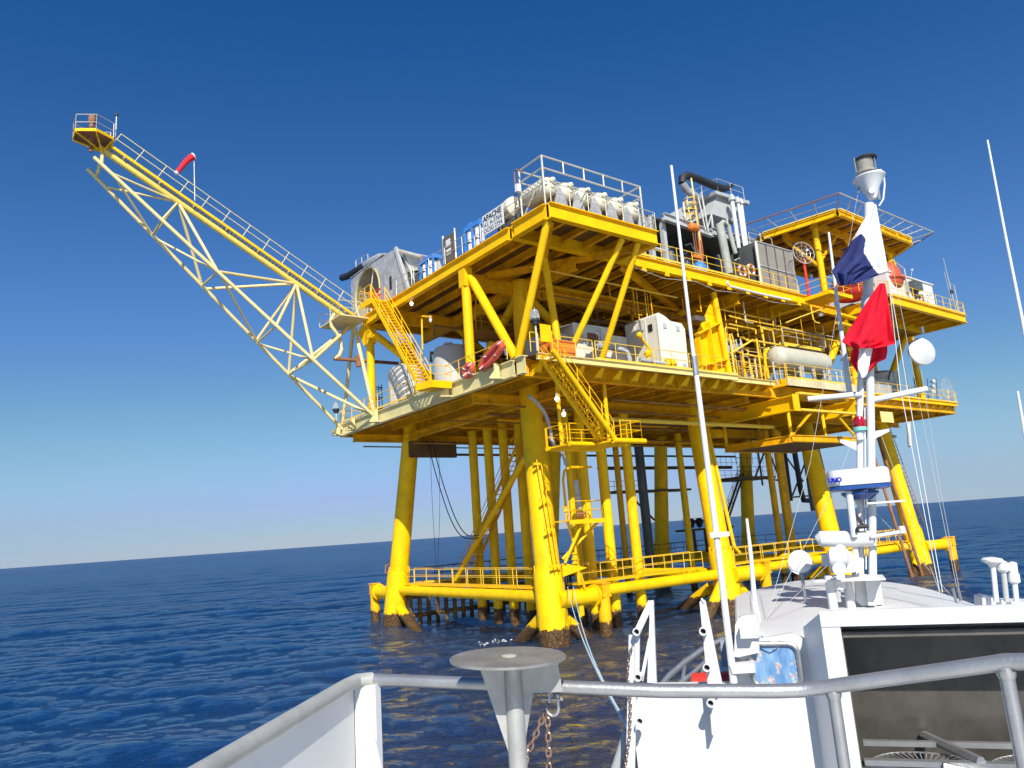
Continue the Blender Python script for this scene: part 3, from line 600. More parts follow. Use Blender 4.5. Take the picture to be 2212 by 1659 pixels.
# ladder of the far left leg
T = thing('orange_hose_ladder', 'thin rusty pipe running down the outside of the far left leg', 'pipe', (25.2, 50, 3))
m = M(); q = lambda x, y: vy(x, y, 50.0); m.path([q(861, 1095), q(855, 1150), q(850, 1200), q(848, 1215), q(833, 1222), q(832, 1238), q(845, 1240)], 0.05, n=6); m.build('pipe_run', RU, T)
# hoses
def hose(label, name, pts, r, mat, cat='hose', group=None, n=7):
    pts = [Vector(p) for p in pts]; out = []
    for i in range(len(pts)-1):
        p0 = pts[max(i-1, 0)]; p1 = pts[i]; p2 = pts[i+1]; p3 = pts[min(i+2, len(pts)-1)]
        for k in range(6):
            t = k/6; out.append(0.5*((2*p1)+(p2-p0)*t+(2*p0-5*p1+4*p2-p3)*t*t+(3*p1-p0-3*p2+p3)*t**3))
    out.append(pts[-1]); o = M().path(out, r, n=n).build(name, mat); return tag(o, label, cat, group)
q = lambda x, y: vy(x, y, 30.4)
hose('thick grey hose looping down beside the near leg from the lower deck', 'grey_hose', [q(1142, 855), q(1160, 870), q(1178, 895), q(1188, 925), q(1192, 950), q(1200, 965), q(1212, 975), q(1219, 990), q(1222, 1005)], 0.10, GR)
q = lambda x, y: vx(x, y, 28.0)
hose('black hose sagging in a long loop left of the well pipes, outer one', 'black_hose', [q(925, 952), q(935, 1000), q(952, 1060), q(975, 1125), q(1000, 1160), q(1035, 1162)], 0.035, BK, group='hanging black hoses')
hose('black hose sagging in a long loop left of the well pipes, inner one', 'black_hose', [q(935, 950), q(945, 1000), q(962, 1060), q(985, 1122), q(1008, 1155), q(1035, 1156)], 0.035, BK, group='hanging black hoses')
hose('thin black wire hanging to the walkway beside the sagging hoses, left one', 'hanging_wire', [q(929, 955), q(934, 1090), q(943, 1235)], 0.015, BK, 'wire', 'hanging wires')
hose('thin black wire hanging to the walkway beside the sagging hoses, right one', 'hanging_wire', [q(947, 952), q(950, 1090), q(945, 1235)], 0.015, BK, 'wire', 'hanging wires')

# ================================================================= EQUIPMENT ON THE LOWER DECK
for (x, y, r, h, lab) in ((24.0, 43.0, 1.30, 2.9, 'grey cylindrical tank at the outer left end striped by the staircase shadow'),
                          (25.4, 39.4, 1.28, 3.6, 'taller grey cylindrical tank behind the foot of the long staircase')):
    T = thing('storage_tank', lab, 'tank', (x, y, ZD), 'grey storage tanks on the lower deck')
    M().lathe((x, y, ZD), (0, 0, 1), [(0, r), (h*0.86, r*1.0), (h*0.9, r*0.985), (h*0.965, r*0.90), (h, r*0.62), (h+0.02, r*0.3)], n=40).build('tank_shell', TKG, T)
    M().lathe((x-0.5, y-0.3, ZD+h), (0, 0, 1), [(0, 0.3), (0.12, 0.3), (0.13, 0.2)], n=16).build('manway_lid', TKG, T)
    M().lathe((x, y, ZD), (0, 0, 1), [(0, r+0.03), (0.1, r+0.03)], n=40).build('base_band', GR, T)
T = thing('caged_ladder', 'dark caged ladder standing behind the leftmost grey tank', 'ladder', (25, 48.5, ZD))
c = vx(822, 860, 25.5)
for dx in (-0.25, 0.25): M().tube((25.5, c.y+dx, ZD), (25.5, c.y+dx, ZD+3.2), 0.03, n=6).build('side_rail', BK, T)
for k in range(3): M().lathe((25.2, c.y, ZD+1.3+k*0.8), (0, 0, 1), [(0, 0.45), (0.06, 0.45), (0.06, 0.40), (0, 0.40)], n=14, cap=False).build('cage_hoop', BK, T)
M().box(25, 26, c.y-0.4, c.y+0.6, ZD+1.25, ZD+1.32).build('rest_platform', DK, T)
# white pump container
T = thing('equipment_container', 'short off-white equipment container with a rusty window beside the near corner struts', 'container', (28.5, 30.5, ZD), 'white containers on the lower deck')
CB = M().box(27.1, 29.9, 29.5, 32.6, 14.75, 17.2).build('container_box', WT, T)
for z in (14.78, 17.22): M().bar((27.05, 29.46, z), (29.95, 29.46, z), 0.08, 0.1).build('frame_rail', WT, T)
for x in (27.1, 27.8, 29.2, 29.9): M().bar((x, 29.46, 14.8), (x, 29.46, 17.2), 0.07, 0.06, up=Vector((0, 1, 0))).build('frame_post', WT, T)
M().box(28.15, 28.95, 29.44, 29.52, 16.2, 16.8).build('louvre_window', RU, CB)
M().prism([(27.08, 29.6, 17.2), (27.08, 31.0, 17.2), (26.2, 31.0, 16.9), (26.2, 29.6, 16.9)], (0, 0, 0.06)).build('open_flap', WT, T)
M().box(25.6, 27.0, 29.9, 32.0, 14.75, 16.7).build('side_cabinet', GR, T)
T = thing('grey_pipeline', 'grey flanged pipeline with a handwheel running in front of the short white container', 'pipe', (29, 28.6, 15.3))
m = M(); m.path([(27.6, 28.9, 15.95), (30.2, 28.9, 15.85), (30.6, 28.9, 15.75), (30.75, 28.9, 15.4), (30.75, 28.9, 14.6)], 0.15, n=12); m.build('pipe', GR, T)
for x in (28.2, 28.8): M().lathe((x, 28.9, 15.93), (1, 0, 0), [(0, 0.27), (0.06, 0.27), (0.07, 0.2), (0.14, 0.2), (0.15, 0.27), (0.2, 0.27)], n=16).build('flange', GR, T)
M().tube((28.6, 28.9, 16.0), (28.6, 28.9, 16.55), 0.035, n=6).build('valve_stem', GR, T)
M().path([(28.6+0.27*math.cos(a), 28.9+0.1*math.sin(a), 16.6+0.25*math.sin(a)) for a in [k*math.pi/8 for k in range(16)]], 0.022, n=5, closed=True).build('handwheel', GR, T)
T = thing('grey_pipeline', 'lower grey pipe ending in a round yellow flange below the tall white cabinet', 'pipe', (32, 28, 15.2))
M().tube((30.3, 27.7, 14.98), (32.4, 27.7, 14.92), 0.13, n=12).build('pipe', GR, T)
M().lathe((32.4, 27.7, 14.92), (1, 0, 0), [(0, 0.2), (0.1, 0.32), (0.5, 0.34), (0.62, 0.34), (0.66, 0.22), (0.8, 0.2)], n=18).build('round_flange', Y, T)
# tall white cabinet
T = thing('tall_cabinet', 'tall cream white fibreglass cabinet with small square vents and a stepped top', 'cabinet', (33.5, 29.2, ZD), 'white containers on the lower deck')
CS = M().prism([(32.4, 27.95, 14.62), (34.75, 27.95, 14.62), (34.85, 27.95, 17.35), (34.6, 27.95, 17.68), (33.6, 27.95, 17.72), (33.1, 27.95, 17.98), (32.6, 27.95, 18.12), (32.4, 27.95, 17.95)], (0, 2.6, 0)).build('cabinet_shell', WT, T)
for y in (28.9, 29.8): M().bar((32.38, y, 14.65), (32.38, y, 17.9), 0.05, 0.03, up=Vector((1, 0, 0))).build('panel_rib', WT, T)
M().bar((32.4, 27.93, 14.65), (32.4, 27.93, 17.9), 0.1, 0.05, up=Vector((0, 1, 0))).build('corner_post', WT, T)
for a in ((33.0, 17.35), (34.15, 17.3), (33.3, 15.0), (34.4, 15.0)): M().box(a[0]-0.14, a[0]+0.14, 27.90, 27.97, a[1]-0.15, a[1]+0.15).build('vent', GR, CS)
M().box(32.34, 32.42, 28.35, 28.65, 17.1, 17.5).build('vent', BK, CS)
M().box(30.5, 32.3, 30.4, 31.6, 14.65, 17.2).build('annex', WT, T)
T = thing('yellow_pump', 'yellow hand pump with a slanted pipe arm in front of the tall white cabinet', 'pump', (31.4, 28.6, ZD))
M().tube((31.2, 28.3, 16.6), (32.0, 28.3, 15.8), 0.08, n=8).build('slanted_arm', Y, T); M().lathe((31.7, 28.3, ZD), (0, 0, 1), [(0, 0.22), (0.05, 0.22), (0.06, 0.1), (0.9, 0.1), (0.92, 0.2), (1.1, 0.24), (1.25, 0.12)], n=14).build('pump_body', Y, T)
M().lathe((31.2, 28.3, 16.55), (-0.5, 0, 1), [(0, 0.16), (0.15, 0.2), (0.3, 0.12)], n=12).build('pump_head', Y, T)
# tall yellow stiffened panel
T = thing('stiffened_panel', 'tall yellow stiffened steel panel bounded by a slanting round tube at the deck edge', 'panel', (38, 28.9, ZD))
pp = [vy(*q, 28.8) for q in ((1537, 648), (1550, 690), (1574, 814), (1512, 818), (1502, 725), (1520, 690))]
M().prism(pp, (0, 0.05, 0)).build('panel_plate', Y, T)
M().tube(vy(1541, 632, 28.6), vy(1578, 818, 28.6), 0.2, n=16).build('edge_tube', Y, T)
for a, b in (((1527, 698), (1546, 815)), ((1506, 730), (1514, 817))): M().bar(vy(*a, 28.6), vy(*b, 28.6), 0.10, 0.42, up=Vector((0, 1, 0))).build('stiffener', Y, T)
for a, b in (((1504, 722), (1553, 697)), ((1510, 792), (1566, 777)), ((1514, 818), (1574, 816))): M().bar(vy(*a, 28.6), vy(*b, 28.6), 0.10, 0.42, up=Vector((0, 1, 0))).build('stiffener', Y, T)
M().box(36.3, 37.3, 28.2, 28.6, 18.2, 18.5).build('floodlight', BRN, T)
# piping skid
T = thing('piping_manifold', 'crowded rack of thin cream and yellow pipes with valves beside the tall yellow panel', 'pipe rack', (42, 29.5, ZD))
rnd = random.Random(5)
for i in range(62):
    x = 39.4+rnd.random()*5.6; y = 28.4+rnd.random()*2.6; z0 = ZD+rnd.random()*0.6; z1 = z0+0.7+rnd.random()*2.9
    m = M(); k = rnd.choice((-1, 1)); L = 0.3+rnd.random()*1.2; r = rnd.choice((0.035, 0.05, 0.06))
    m.path([(x, y, z0), (x, y, z1-0.08), (x+k*0.08, y, z1), (x+k*L, y, z1)], r, n=6)
    if rnd.random() < 0.6: m.lathe((x, y, (z0+z1)/2), (0, 0, 1), [(0, r*2.6), (0.05, r*2.6), (0.06, r*1.5), (0.14, r*1.5), (0.15, r*2.6), (0.2, r*2.6)], n=8)
    m.build('pipe', rnd.choice((YP, YP, CR, Y, GR, RU)), T)
for x in (39.7, 42.6, 45.3):
    M().tube((x, 28.3, ZD), (x, 28.3, ZD+3.1), 0.06, n=8).build('frame_post', YP, T)
M().path([vy(1577, 764, 28.4), vy(1625, 735, 28.4), vy(1700, 748, 28.4)], 0.07, n=8).build('frame_beam', YP, T)
M().path([vy(1610, 765, 28.4), vy(1672, 777, 28.4)], 0.06, n=8).build('frame_beam', YP, T)
for a, b in (((1575, 700), (1632, 712)), ((1632, 712), (1633, 722)), ((1575, 682), (1618, 695)), ((1640, 690), (1650, 745)), ((1580, 720), (1590, 760))): M().tube(vy(*a, 29), vy(*b, 29), 0.05, n=6).build('pipe', YP, T)
for i in range(5):
    x = 39.8+i*0.5; M().lathe((x, 29, ZD+1.9+0.1*i), (0, 0, 1), [(0, 0.1), (0.3, 0.14), (0.5, 0.14), (0.6, 0.05), (0.9, 0.04)], n=10).build('actuator', ZN, T)
rail(T, (42.0, 27.65, ZD), (45.0, 27.3, ZD), YP)
# vessel on its skid
T = thing('pressure_vessel', 'pale rust-streaked horizontal pressure vessel on a projecting skid right of the pipe rack', 'vessel', (49.5, 29.4, ZD))
vc_ = vy(1669, 771, 27.95); M().lathe(vc_, (1, 0, 0.0), [(0, 0.02), (0.06, 0.35), (0.2, 0.6), (0.42, 0.76), (0.55, 0.77), (6.0, 0.77), (6.2, 0.72), (6.4, 0.5), (6.5, 0.1)], n=32).build('vessel_shell', VS, T)
for x in (46.2, 49.6): M().box(x-0.12, x+0.12, 27.4, 28.5, 14.76, 16.0).build('saddle', GR, T)
for x in (45.8, 47.4, 48.8, 50.4): M().tube((x, 27.4, 14.76), (x, 27.4, 15.7), 0.09, n=10).build('skid_post', GR, T)
SK0 = (43.6, 27.0, 14.75); SK1 = (51.3, 27.2, 14.75)
M().box(43.7, 52.3, 27.2, 31.4, 14.62, 14.74).build('skid_deck', PLT, T)
m = M(); m.bar((43.6, 27.1, 14.5), (52.4, 27.1, 14.5), 0.1, 0.5); m.build('skid_front_beam', paint('stained_cream_beam_paint', (0.66, 0.55, 0.32), 0.6, var=0.15, rust=0.45, rustcol=(0.35, 0.2, 0.08)), T)
m = M(); m.bar((43.6, 27.2, 14.5), (43.6, 31.4, 14.5), 0.1, 0.5); m.build('skid_side_beam', Y, T)
rail(T, (43.7, 27.1, 14.76), (52.3, 27.1, 14.76), YP, sp=1.7, toe=True); rail(T, (43.7, 27.2, 14.76), (43.7, 31.0, 14.76), YP)
ca = vy(1694, 743, 28.9); cb = vy(1781, 756, 28.9); zc_ = (ca.z+cb.z)/2
M().box(ca.x, cb.x, 28.9, 31.4, zc_, zc_+0.06).build('catwalk_deck', GR, T)
M().bar((ca.x, 28.9, zc_), (cb.x, 28.9, zc_), 0.05, 0.22).build('catwalk_edge', YP, T)
rail(T, (ca.x, 28.9, zc_+0.06), (cb.x, 28.9, zc_+0.06), GV, sp=1.9, h=1.1); rail(T, (ca.x, 29.0, zc_+0.06), (ca.x, 31.2, zc_+0.06), YP, h=1.1); rail(T, (cb.x, 29.0, zc_+0.06), (cb.x, 31.2, zc_+0.06), GV, h=1.1); rail(T, (ca.x, 31.3, zc_+0.06), (cb.x, 31.3, zc_+0.06), YP, sp=1.5, h=1.1)
for x in (ca.x+0.1, cb.x-0.1): M().tube((x, 31.2, ZD), (x, 31.2, zc_), 0.07, n=8).build('catwalk_leg', YP, T); M().tube((x, 29.1, ZD), (x, 29.1, zc_), 0.07, n=8).build('catwalk_leg', YP, T)
m = M(); m.path([vy(1664, 830, 28.0), vy(1655, 800, 28.0), vy(1651, 765, 28.0), vy(1660, 752, 28.0)], 0.09, n=8); m.build('drain_pipe', Y, T)
m = M(); m.path([vy(1681, 832, 27.0), vy(1674, 815, 27.0), vy(1669, 782, 27.0), vy(1682, 785, 27.0)], 0.06, n=8); m.build('bent_rail', GV, T)
m = M(); m.lathe(vy(1660, 770, 28.8), (1, 0, 0.1), [(0, 0.1), (0.3, 0.1), (0.31, 0.18), (0.36, 0.18), (0.37, 0.08), (1.0, 0.08)], n=10); m.build('nozzle', ZN, T)
T2 = thing('caged_ladder', 'yellow caged ladder fixed to the round column right of the pale vessel', 'ladder', (57.4, 29.0, ZD))
for dx in (-0.3, 0.0, 0.3): M().tube((57.3+dx-2.6, 28.6, ZD), (57.0+dx-2.9, 28.6, ZD+3.4), 0.03, n=6).build('side_rail', YP, T2)
for k in range(4): M().lathe((54.6-0.08*k, 28.5, ZD+1.2+k*0.75), (0, 0, 1), [(0, 0.5), (0.06, 0.5), (0.06, 0.45), (0, 0.45)], n=14, cap=False).build('cage_hoop', YP, T2)
# heavy support beams and the lower hung frame under the skid
m = M(); m.ibeam((43.2, 26.5, 12.95), (43.6, 34.5, 12.95), 1.0, 0.5, 0.06, 0.05); m.box(42.9, 43.55, 26.42, 26.5, 12.4, 13.5); m.build('cantilever_beam', Y, P)
m = M(); m.ibeam((50.6, 26.5, 12.95), (50.6, 34.5, 12.95), 1.0, 0.5, 0.06, 0.05); m.build('cantilever_beam', Y, P)
for z in (12.5, 13.6): M().bar((43.6, 26.5, z), (50.5, 26.5, z), 0.3, 0.14).build('cross_beam', YP, P)
M().bar((43.5, 34.4, 12.1), (50.5, 34.2, 12.1), 0.3, 0.6).build('cross_beam', YO, P)
M().box(45.6, 54.5, 28.6, 34.2, 10.75, 10.9).build('hung_platform', DK, P)
for a, b in (((45.6, 28.6), (54.5, 28.6)), ((45.6, 34.2), (54.5, 34.2)), ((45.6, 28.7), (45.6, 34.1))): M().ibeam((*a, 10.95), (*b, 10.95), 0.5, 0.2).build('hung_platform_edge', YO, P)
for x in (45.7, 50, 54.3):
    for y in (28.7, 34.1): M().tube((x, y, 11.1), (x, y, 13.6), 0.12, n=10).build('hanger_post', Y, P)
M().tube((45.8, 28.7, 11.2), (49.6, 28.7, 13.5), 0.1, n=8).build('hanger_brace', YO, P); M().tube((54.2, 28.7, 11.2), (51.2, 28.7, 13.4), 0.1, n=8).build('hanger_brace', Y, P)
M().bar(vy(1903, 900, 28.2), vy(1929, 902, 28.2), 0.06, 0.85).build('cream_plate', CRY, P)
# dark pipework under the deck at the back
for i, (x0, y0, z0, x1, y1, z1, r) in enumerate(((30, 49.8, 12.4, 68, 49.8, 12.4, 0.10), (48, 50.5, 11.3, 68, 50.5, 11.3, 0.17), (36, 46, 12.9, 66, 46, 12.9, 0.08), (56, 50, 11.4, 56, 50, 13.5, 0.08), (62, 50, 11.4, 62, 50, 13.5, 0.08), (51, 50, 11.4, 51, 50, 13.5, 0.06),
                                     (69.5, 47, 12.8, 90-16, 47.5, 12.4, 0.12), (24, 50.1, 13.0, 38, 50.1, 13.0, 0.05), (69.0, 34, 12.4, 71.5, 34, 12.4, 0.14))):
    M().tube((x0, y0, z0), (x1, y1, z1), r, n=8).build('underdeck_pipe', DK if i < 8 else GR, P)
M().path([vy(1862, 878, 42), vy(1868, 1000, 42), vy(1880, 1050, 42), vy(1900, 1060, 42)], 0.01, n=5)
m = M(); m.path([vy(1712, 950, 45), vy(1722, 1010, 45), vy(1730, 1060, 45), vy(1736, 1081, 45), vy(1750, 1081, 45)], 0.28, n=10); m.build('bent_vent_pipe', BK, P)
m = M(); m.tube(vy(1690, 950, 45), vy(1707, 1082, 45), 0.28, n=10); m.build('vent_pipe', BK, P)
m = M(); m.path([vy(1961, 895, 34), vy(1966, 965, 34)], 0.2, n=10); m.build('drop_pipe', GR, P)
for a, b in (((1655, 960), (1700, 1075)), ((1700, 1075), (1760, 1070)), ((1625, 1030), (1700, 1040)), ((1655, 965), (1630, 1035)), ((1680, 960), (1735, 1040)), ((1712, 1070), (1745, 985))): M().tube(vy(*a, 47), vy(*b, 47), 0.10, n=6).build('dark_brace', DK, P)
M().box(63.5, 70, 46.5, 50.5, 9.7, 9.95).build('back_platform', DK, P)
for a, b in (((63.5, 46.5), (70, 46.5)), ((63.5, 50.5), (70, 50.5))):
    rail(P, (*a, 9.95), (*b, 9.95), DK, sp=1.1); rail(P, (*a, 11.2), (*b, 11.2), DK, sp=0.9, h=1.2)
M().box(51.0, 58.5, 48.5, 50.3, 8.85, 9.05).build('back_platform', DK, P); rail(P, (48.0, 50.3, 9.05), (53.0, 50.3, 9.05), DK, sp=1.5)
M().box(48.0, 51.0, 48.5, 50.3, 8.85, 9.05).build('back_platform', DK, P); M().tube((50.5, 49.5, 8.9), (53.8, 49.5, 6.2), 0.1, n=6).build('dark_brace', DK, P)
M().box(55.8, 63.0, 47.4, 48.8, 4.9, 5.1).build('back_platform', DK, P); rail(P, (57, 48.8, 5.1), (63, 48.8, 5.1), DK, sp=1.2)
for x in (57.5, 59.2, 62.8): M().tube((x, 48, 2.8), (x, 48, 5.0), 0.15, n=8).build('dark_post', DK, P)
for x in (57.3, 58.5, 60): M().lathe((x, 48, 5.2), (0, 0, 1), [(0, 0.2), (0.3, 0.3), (0.6, 0.45), (0.9, 0.2)], n=12).build('dark_valve', BK, P)
m = M(); m.box(26.5, 30.5, 47.5, 47.8, 11.9, 13.1); m.build('hanging_sign_board', DK, P)
for x in (37.5, 37.9, 38.3, 62.4, 62.8): M().tube((x, 44.5, -2), (x, 44.5, 3.0), 0.12, n=6).build('landing_post', DK, P)
for k in range(16): M().tube((26.8+k*0.75, 49.0, -1), (26.8+k*0.75, 49.0, 1.9), 0.16, n=8).build('landing_post', DK, P)
for z in (0.6, 1.9): M().tube((26.4, 49.0, z), (38.6, 49.0, z), 0.16, n=8).build('landing_beam', DK, P)
for a, b in (((68.2, 47, 9), (68.2, 47, 13.6)),): M().tube(a, b, 0.1).build('dark_post', DK, P)
# right leg ladder
T = thing('leg_ladder', 'thin rusty ladder running down the outer side of the far right leg', 'ladder', (69, 32.5, 4))
for o in (0, 0.35): M().tube((68.95+o*0.6, 31.6+o, 4.2), (68.5+o*0.6, 33.0+o, 13.4), 0.03, n=5).build('side_rail', RU, T)
for k in range(22): p = lerp((68.95, 31.6, 4.2), (68.5, 33.0, 13.4), k/22); M().tube(p, p+Vector((0.21, 0.35, 0)), 0.02, n=4).build('rung', RU, T)
# caisson pipe clamped on the third leg and risers
M().path([legat(FR, 1, 12.5)+Vector((0.95, -0.1, 0)), legat(FR, 1, 4.0)+Vector((1.15, -0.3, 0)), legat(FR, 1, 3.6)+Vector((1.6, -0.3, 0))], 0.12, n=8).build('riser_pipe', Y, P)
for o in (1.0, 1.35): M().path([legat(FR, 2, 12.5)+Vector((o, 0, 0)), legat(FR, 2, 2.8)+Vector((o, 0, 0))], 0.06, n=6).build('riser_pipe', RU, P)
for x in (64.6, 66.4): M().tube((x, 31.2, -1), (x-1.9, 32.4, 13.5), 0.13, n=8).build('riser_pipe', RU, P)
# life floats
def life_float(c, L, Hh, tilt, lab):
    T = thing('life_float', lab, 'life float', tuple(c), 'orange life floats on the left edge')
    c = Vector(c); u = Vector((0, -1, 0.42)).normalized(); v = Vector((-0.25, 0.25, 1)).normalized(); pts = []
    for k in range(24):
        a = 2*math.pi*k/24; ca, sa = math.cos(a), math.sin(a)
        pts.append(c+u*L*math.copysign(abs(ca)**0.7, ca)+v*Hh*math.copysign(abs(sa)**0.7, sa))
    M().path(pts, 0.165, n=10, closed=True).build('float_ring', FOA, T)
    for k in range(1, 24, 6): M().path([pts[k]+(pts[k]-c).normalized()*0.21, pts[k]+u.cross(v)*0.22, pts[k]-(pts[k]-c).normalized()*0.21, pts[k]-u.cross(v)*0.22], 0.03, n=5, closed=True).build('strap', SGN, T)
    m = M()
    for k in range(-4, 5): m.tube(c+u*L*k/5-v*Hh*0.85, c+u*L*(k+0.8)/5+v*Hh*0.85, 0.015, n=4)
    tag(m.build('netting', ZN, T), kind='stuff')
life_float(vx(1063, 768, 21.5), 0.92, 0.2, 0.4, 'orange life float with grey netting lashed outside the left handrail, front one')
life_float(vx(1063, 768, 21.5)+Vector((0.25, 0.5, 0.05)), 0.92, 0.2, 0.4, 'orange life float pressed behind the front netted float')
life_float(vx(1012, 800, 21.7), 0.35, 0.22, 0.4, 'small orange life float at the foot of the vertical corner column')
# navigation lanterns
def lantern(p, lab):
    T = thing('navigation_lantern', lab, 'lantern', tuple(p), 'navigation lanterns')
    p = Vector(p)
    M().tube(p, p+Vector((0, 0, 1.3)), 0.05, n=8).build('post', GV, T)
    LB = M().lathe(p+Vector((0, 0, 1.3)), (0, 0, 1), [(0, 0.12), (0.05, 0.2), (0.15, 0.2), (0.17, 0.26), (0.24, 0.26), (0.3, 0.2)], n=16); LB = LB.build('lantern_base', BK, T)
    M().lathe(p+Vector((0, 0, 1.6)), (0, 0, 1), [(0, 0.24), (0.15, 0.25), (0.45, 0.19), (0.5, 0.12), (0.52, 0.02), (0.66, 0.015)], n=16).build('lens', GL, LB)
lantern(vy(1160, 745, 26.9)-Vector((0, 0, 0.3)), 'clear glass lantern on a post at the near corner of the lower deck')
lantern(vy(727, 930, 50.0), 'clear glass lantern on a bracket at the far left end of the lower deck')
M().bar(vy(718, 931, 50), vy(738, 931, 50), 0.3, 0.08).build('lantern_bracket', YP, P)
def small_lamp(p, lab, lit=True, r=0.11):
    T = thing('deck_lamp', lab, 'lamp', tuple(p), 'small round deck lamps'); p = Vector(p)
    LB = M().tube(p+Vector((0, 0, 0.1)), p+Vector((0, 0, 0.28)), 0.06, n=8).build('lamp_holder', GR, T)
    M().lathe(p-Vector((0, 0, 0.12)), (0, 0, 1), [(0, 0.04), (0.05, r*0.8), (0.13, r), (0.2, r*0.8), (0.24, 0.05)], n=14).build('lamp_globe', LIT if lit else WH, LB)
small_lamp(vx(889, 656, 22.2), 'lit lamp under the upper deck edge beside the long staircase')
small_lamp(vy(1203, 862, 27.2), 'lit lamp under the lower deck beside the hanging staircase')
small_lamp(vy(1218, 895, 29.2), 'lit lamp above the hanging catwalk near the leg')
small_lamp(vy(1773, 680, 27.3), 'white globe lamp hanging under the small balcony of the upper deck', False, 0.2)
small_lamp(vy(1700, 1014, 45), 'red-rimmed lamp glowing among the dark pipes at the back')
M().path([vx(913, 755, 21.2), vx(911, 690, 21.2), vx(912, 683, 21.2), vx(932, 685, 21.2)], 0.05, n=6).build('lamp_bracket', Y, P)
small_lamp(vx(930, 692, 21.2), 'unlit lamp on a tall yellow bracket beside the long staircase', False, 0.1)
# red box at the near corner
T = thing('corner_gate_box', 'orange red equipment box behind the rail at the near corner stair head', 'box', (24.5, 28.2, ZD))
M().box(23.9, 25.6, 27.8, 28.6, ZD, ZD+0.95).build('box_body', OR, T); M().box(23.85, 25.65, 27.75, 28.65, ZD+0.95, ZD+1.03).build('lid', OR, T)
M().box(22.7, 23.4, 27.1, 27.13, ZD+0.6, ZD+1.5).build('yellow_notice_board', Y, P)
rail(P, (22.0, 27.1, ZD), (22.5, 27.1, ZD), YP); rail(P, (23.8, 27.15, ZD), (26.2, 27.15, ZD), YP)
# right end of the lower deck
T = thing('storage_tank', 'pale grey cylindrical tank standing at the right end of the lower deck', 'tank', (69.0, 31.6, ZD), 'grey storage tanks on the lower deck')
ct = vy(1921, 850, 31.0)
M().lathe((ct.x, 31.6, ZD), (0, 0, 1), [(0, 1.4), (2.9, 1.4), (3.0, 1.3), (3.15, 0.9), (3.2, 0.2)], n=36).build('tank_shell', TKG, T)
M().path([(ct.x-0.6, 30.3, ZD+2.9), (ct.x-1.0, 30.35, ZD+2.3), (ct.x-1.0, 30.35, ZD+1.2), (ct.x-0.7, 30.3, ZD+0.1)], 0.05, n=6).build('hose_line', BK, T)
M().tube((ct.x-0.2, 30.2, ZD), (ct.x-0.3, 30.2, ZD+3), 0.03, n=5).build('level_gauge', GR, T)
T = thing('equipment_container', 'low dark grey equipment box half hidden behind the mast beside the far tank', 'container', (64, 30, ZD))
M().box(60.2, 63.5, 29.6, 32, ZD, ZD+1.7).build('box_body', GR, T); M().box(60.1, 63.6, 29.5, 32.1, ZD+1.7, ZD+1.8).build('lid', ZN, T)
T = thing('dish_antenna', 'white conical dish antenna clamped to the slanting column at the right end', 'antenna', (69, 28.6, 19), 'dish antennas')
dc = vy(1994, 758, 26.2); ax_ = Vector((-0.45, -0.80, 0.05)).normalized()
M().lathe(dc-ax_*0.35, ax_, [(0, 1.12), (0.25, 1.14), (0.3, 1.10), (0.62, 0.10), (0.66, 0.02)], n=40).build('dish_cover', WH, T)
M().lathe(dc-ax_*0.6, ax_, [(0, 0.3), (0.24, 1.05)], n=30).build('dish_back', GR, T)
for dz in (0.5, -0.3): M().tube(dc-ax_*0.5+Vector((0, 0, dz)), (68.2, 29.6, dc.z+dz), 0.06, n=6).build('mount_arm', GR, T)
T = thing('signal_light_rack', 'small rack of round signal lights beside the rail at the far right corner', 'signal lights', (70.5, 29, ZD))
for k in range(3):
    p = vy(2014, 825+k*11, 28.6); M().lathe(p, ax_, [(0, 0.14), (0.25, 0.18), (0.27, 0.1)], n=12).build('signal_light', ZN, T)
    M().tube(p+Vector((-0.6, 0, 0)), p+Vector((0.3, 0, 0)), 0.03, n=5).build('rack_bar', BK, T)
for px_ in (2003, 2022): M().tube(vy(px_, 818, 28.7), vy(px_+3, 872, 28.7), 0.03, n=5).build('rack_post', BK, T)
T = thing('dish_antenna', 'wire mesh dish antenna seen edge-on at the far right corner of the lower deck', 'antenna', (71.4, 28.4, ZD+1), 'dish antennas')
M().path([Vector((71.3, 28.6, 16.0))+Vector((0.25*math.cos(a), -0.4*math.cos(a), 0.95*math.sin(a))) for a in [k*math.pi/10 for k in range(20)]], 0.03, n=5, closed=True).build('dish_rim', ZN, T)
for k in range(-3, 4): M().tube((71.3+0.06*k, 28.6-0.1*k, 16-math.sqrt(1-(k/4)**2)*0.9), (71.3+0.06*k, 28.6-0.1*k, 16+math.sqrt(1-(k/4)**2)*0.9), 0.012, n=4).build('mesh_wire', ZN, T)
M().tube((71.3, 28.6, ZD), (71.3, 28.6, 16), 0.05, n=6).build('pole', GV, T)
def life_ring(p, n, lab, R=0.36):
    p = Vector(p); n = Vector(n).normalized(); u = n.cross(Vector((0, 0, 1))).normalized(); v = n.cross(u)
    T = thing('life_ring', lab, 'life ring', tuple(p), 'orange life rings'); pts = [p+u*R*math.cos(a)+v*R*math.sin(a) for a in [k*math.pi/12 for k in range(24)]]
    RGo = M().path(pts, 0.09, n=8, closed=True).build('ring', OR, T)
    for k in (3, 9, 15, 21): M().path([pts[k-1]*1.0, pts[k], pts[(k+1) % 24]], 0.095, n=8).build('white_band', SGN, RGo)
life_ring(vy(1897, 862, 28.5), (0, -1, 0), 'life ring on the rail in front of the far grey tank')
life_ring(vy(1603, 586, 27.9), (0, -1, 0), 'life ring on the upper deck rail below the white vent pipes')
life_ring(vy(1622, 583, 28.2), (0, -1, 0), 'life ring beside the lower left corner of the cooler panel')
life_ring(vy(1994, 655, 25.2), (0, -1, 0), 'life ring hung on the white quarters building')

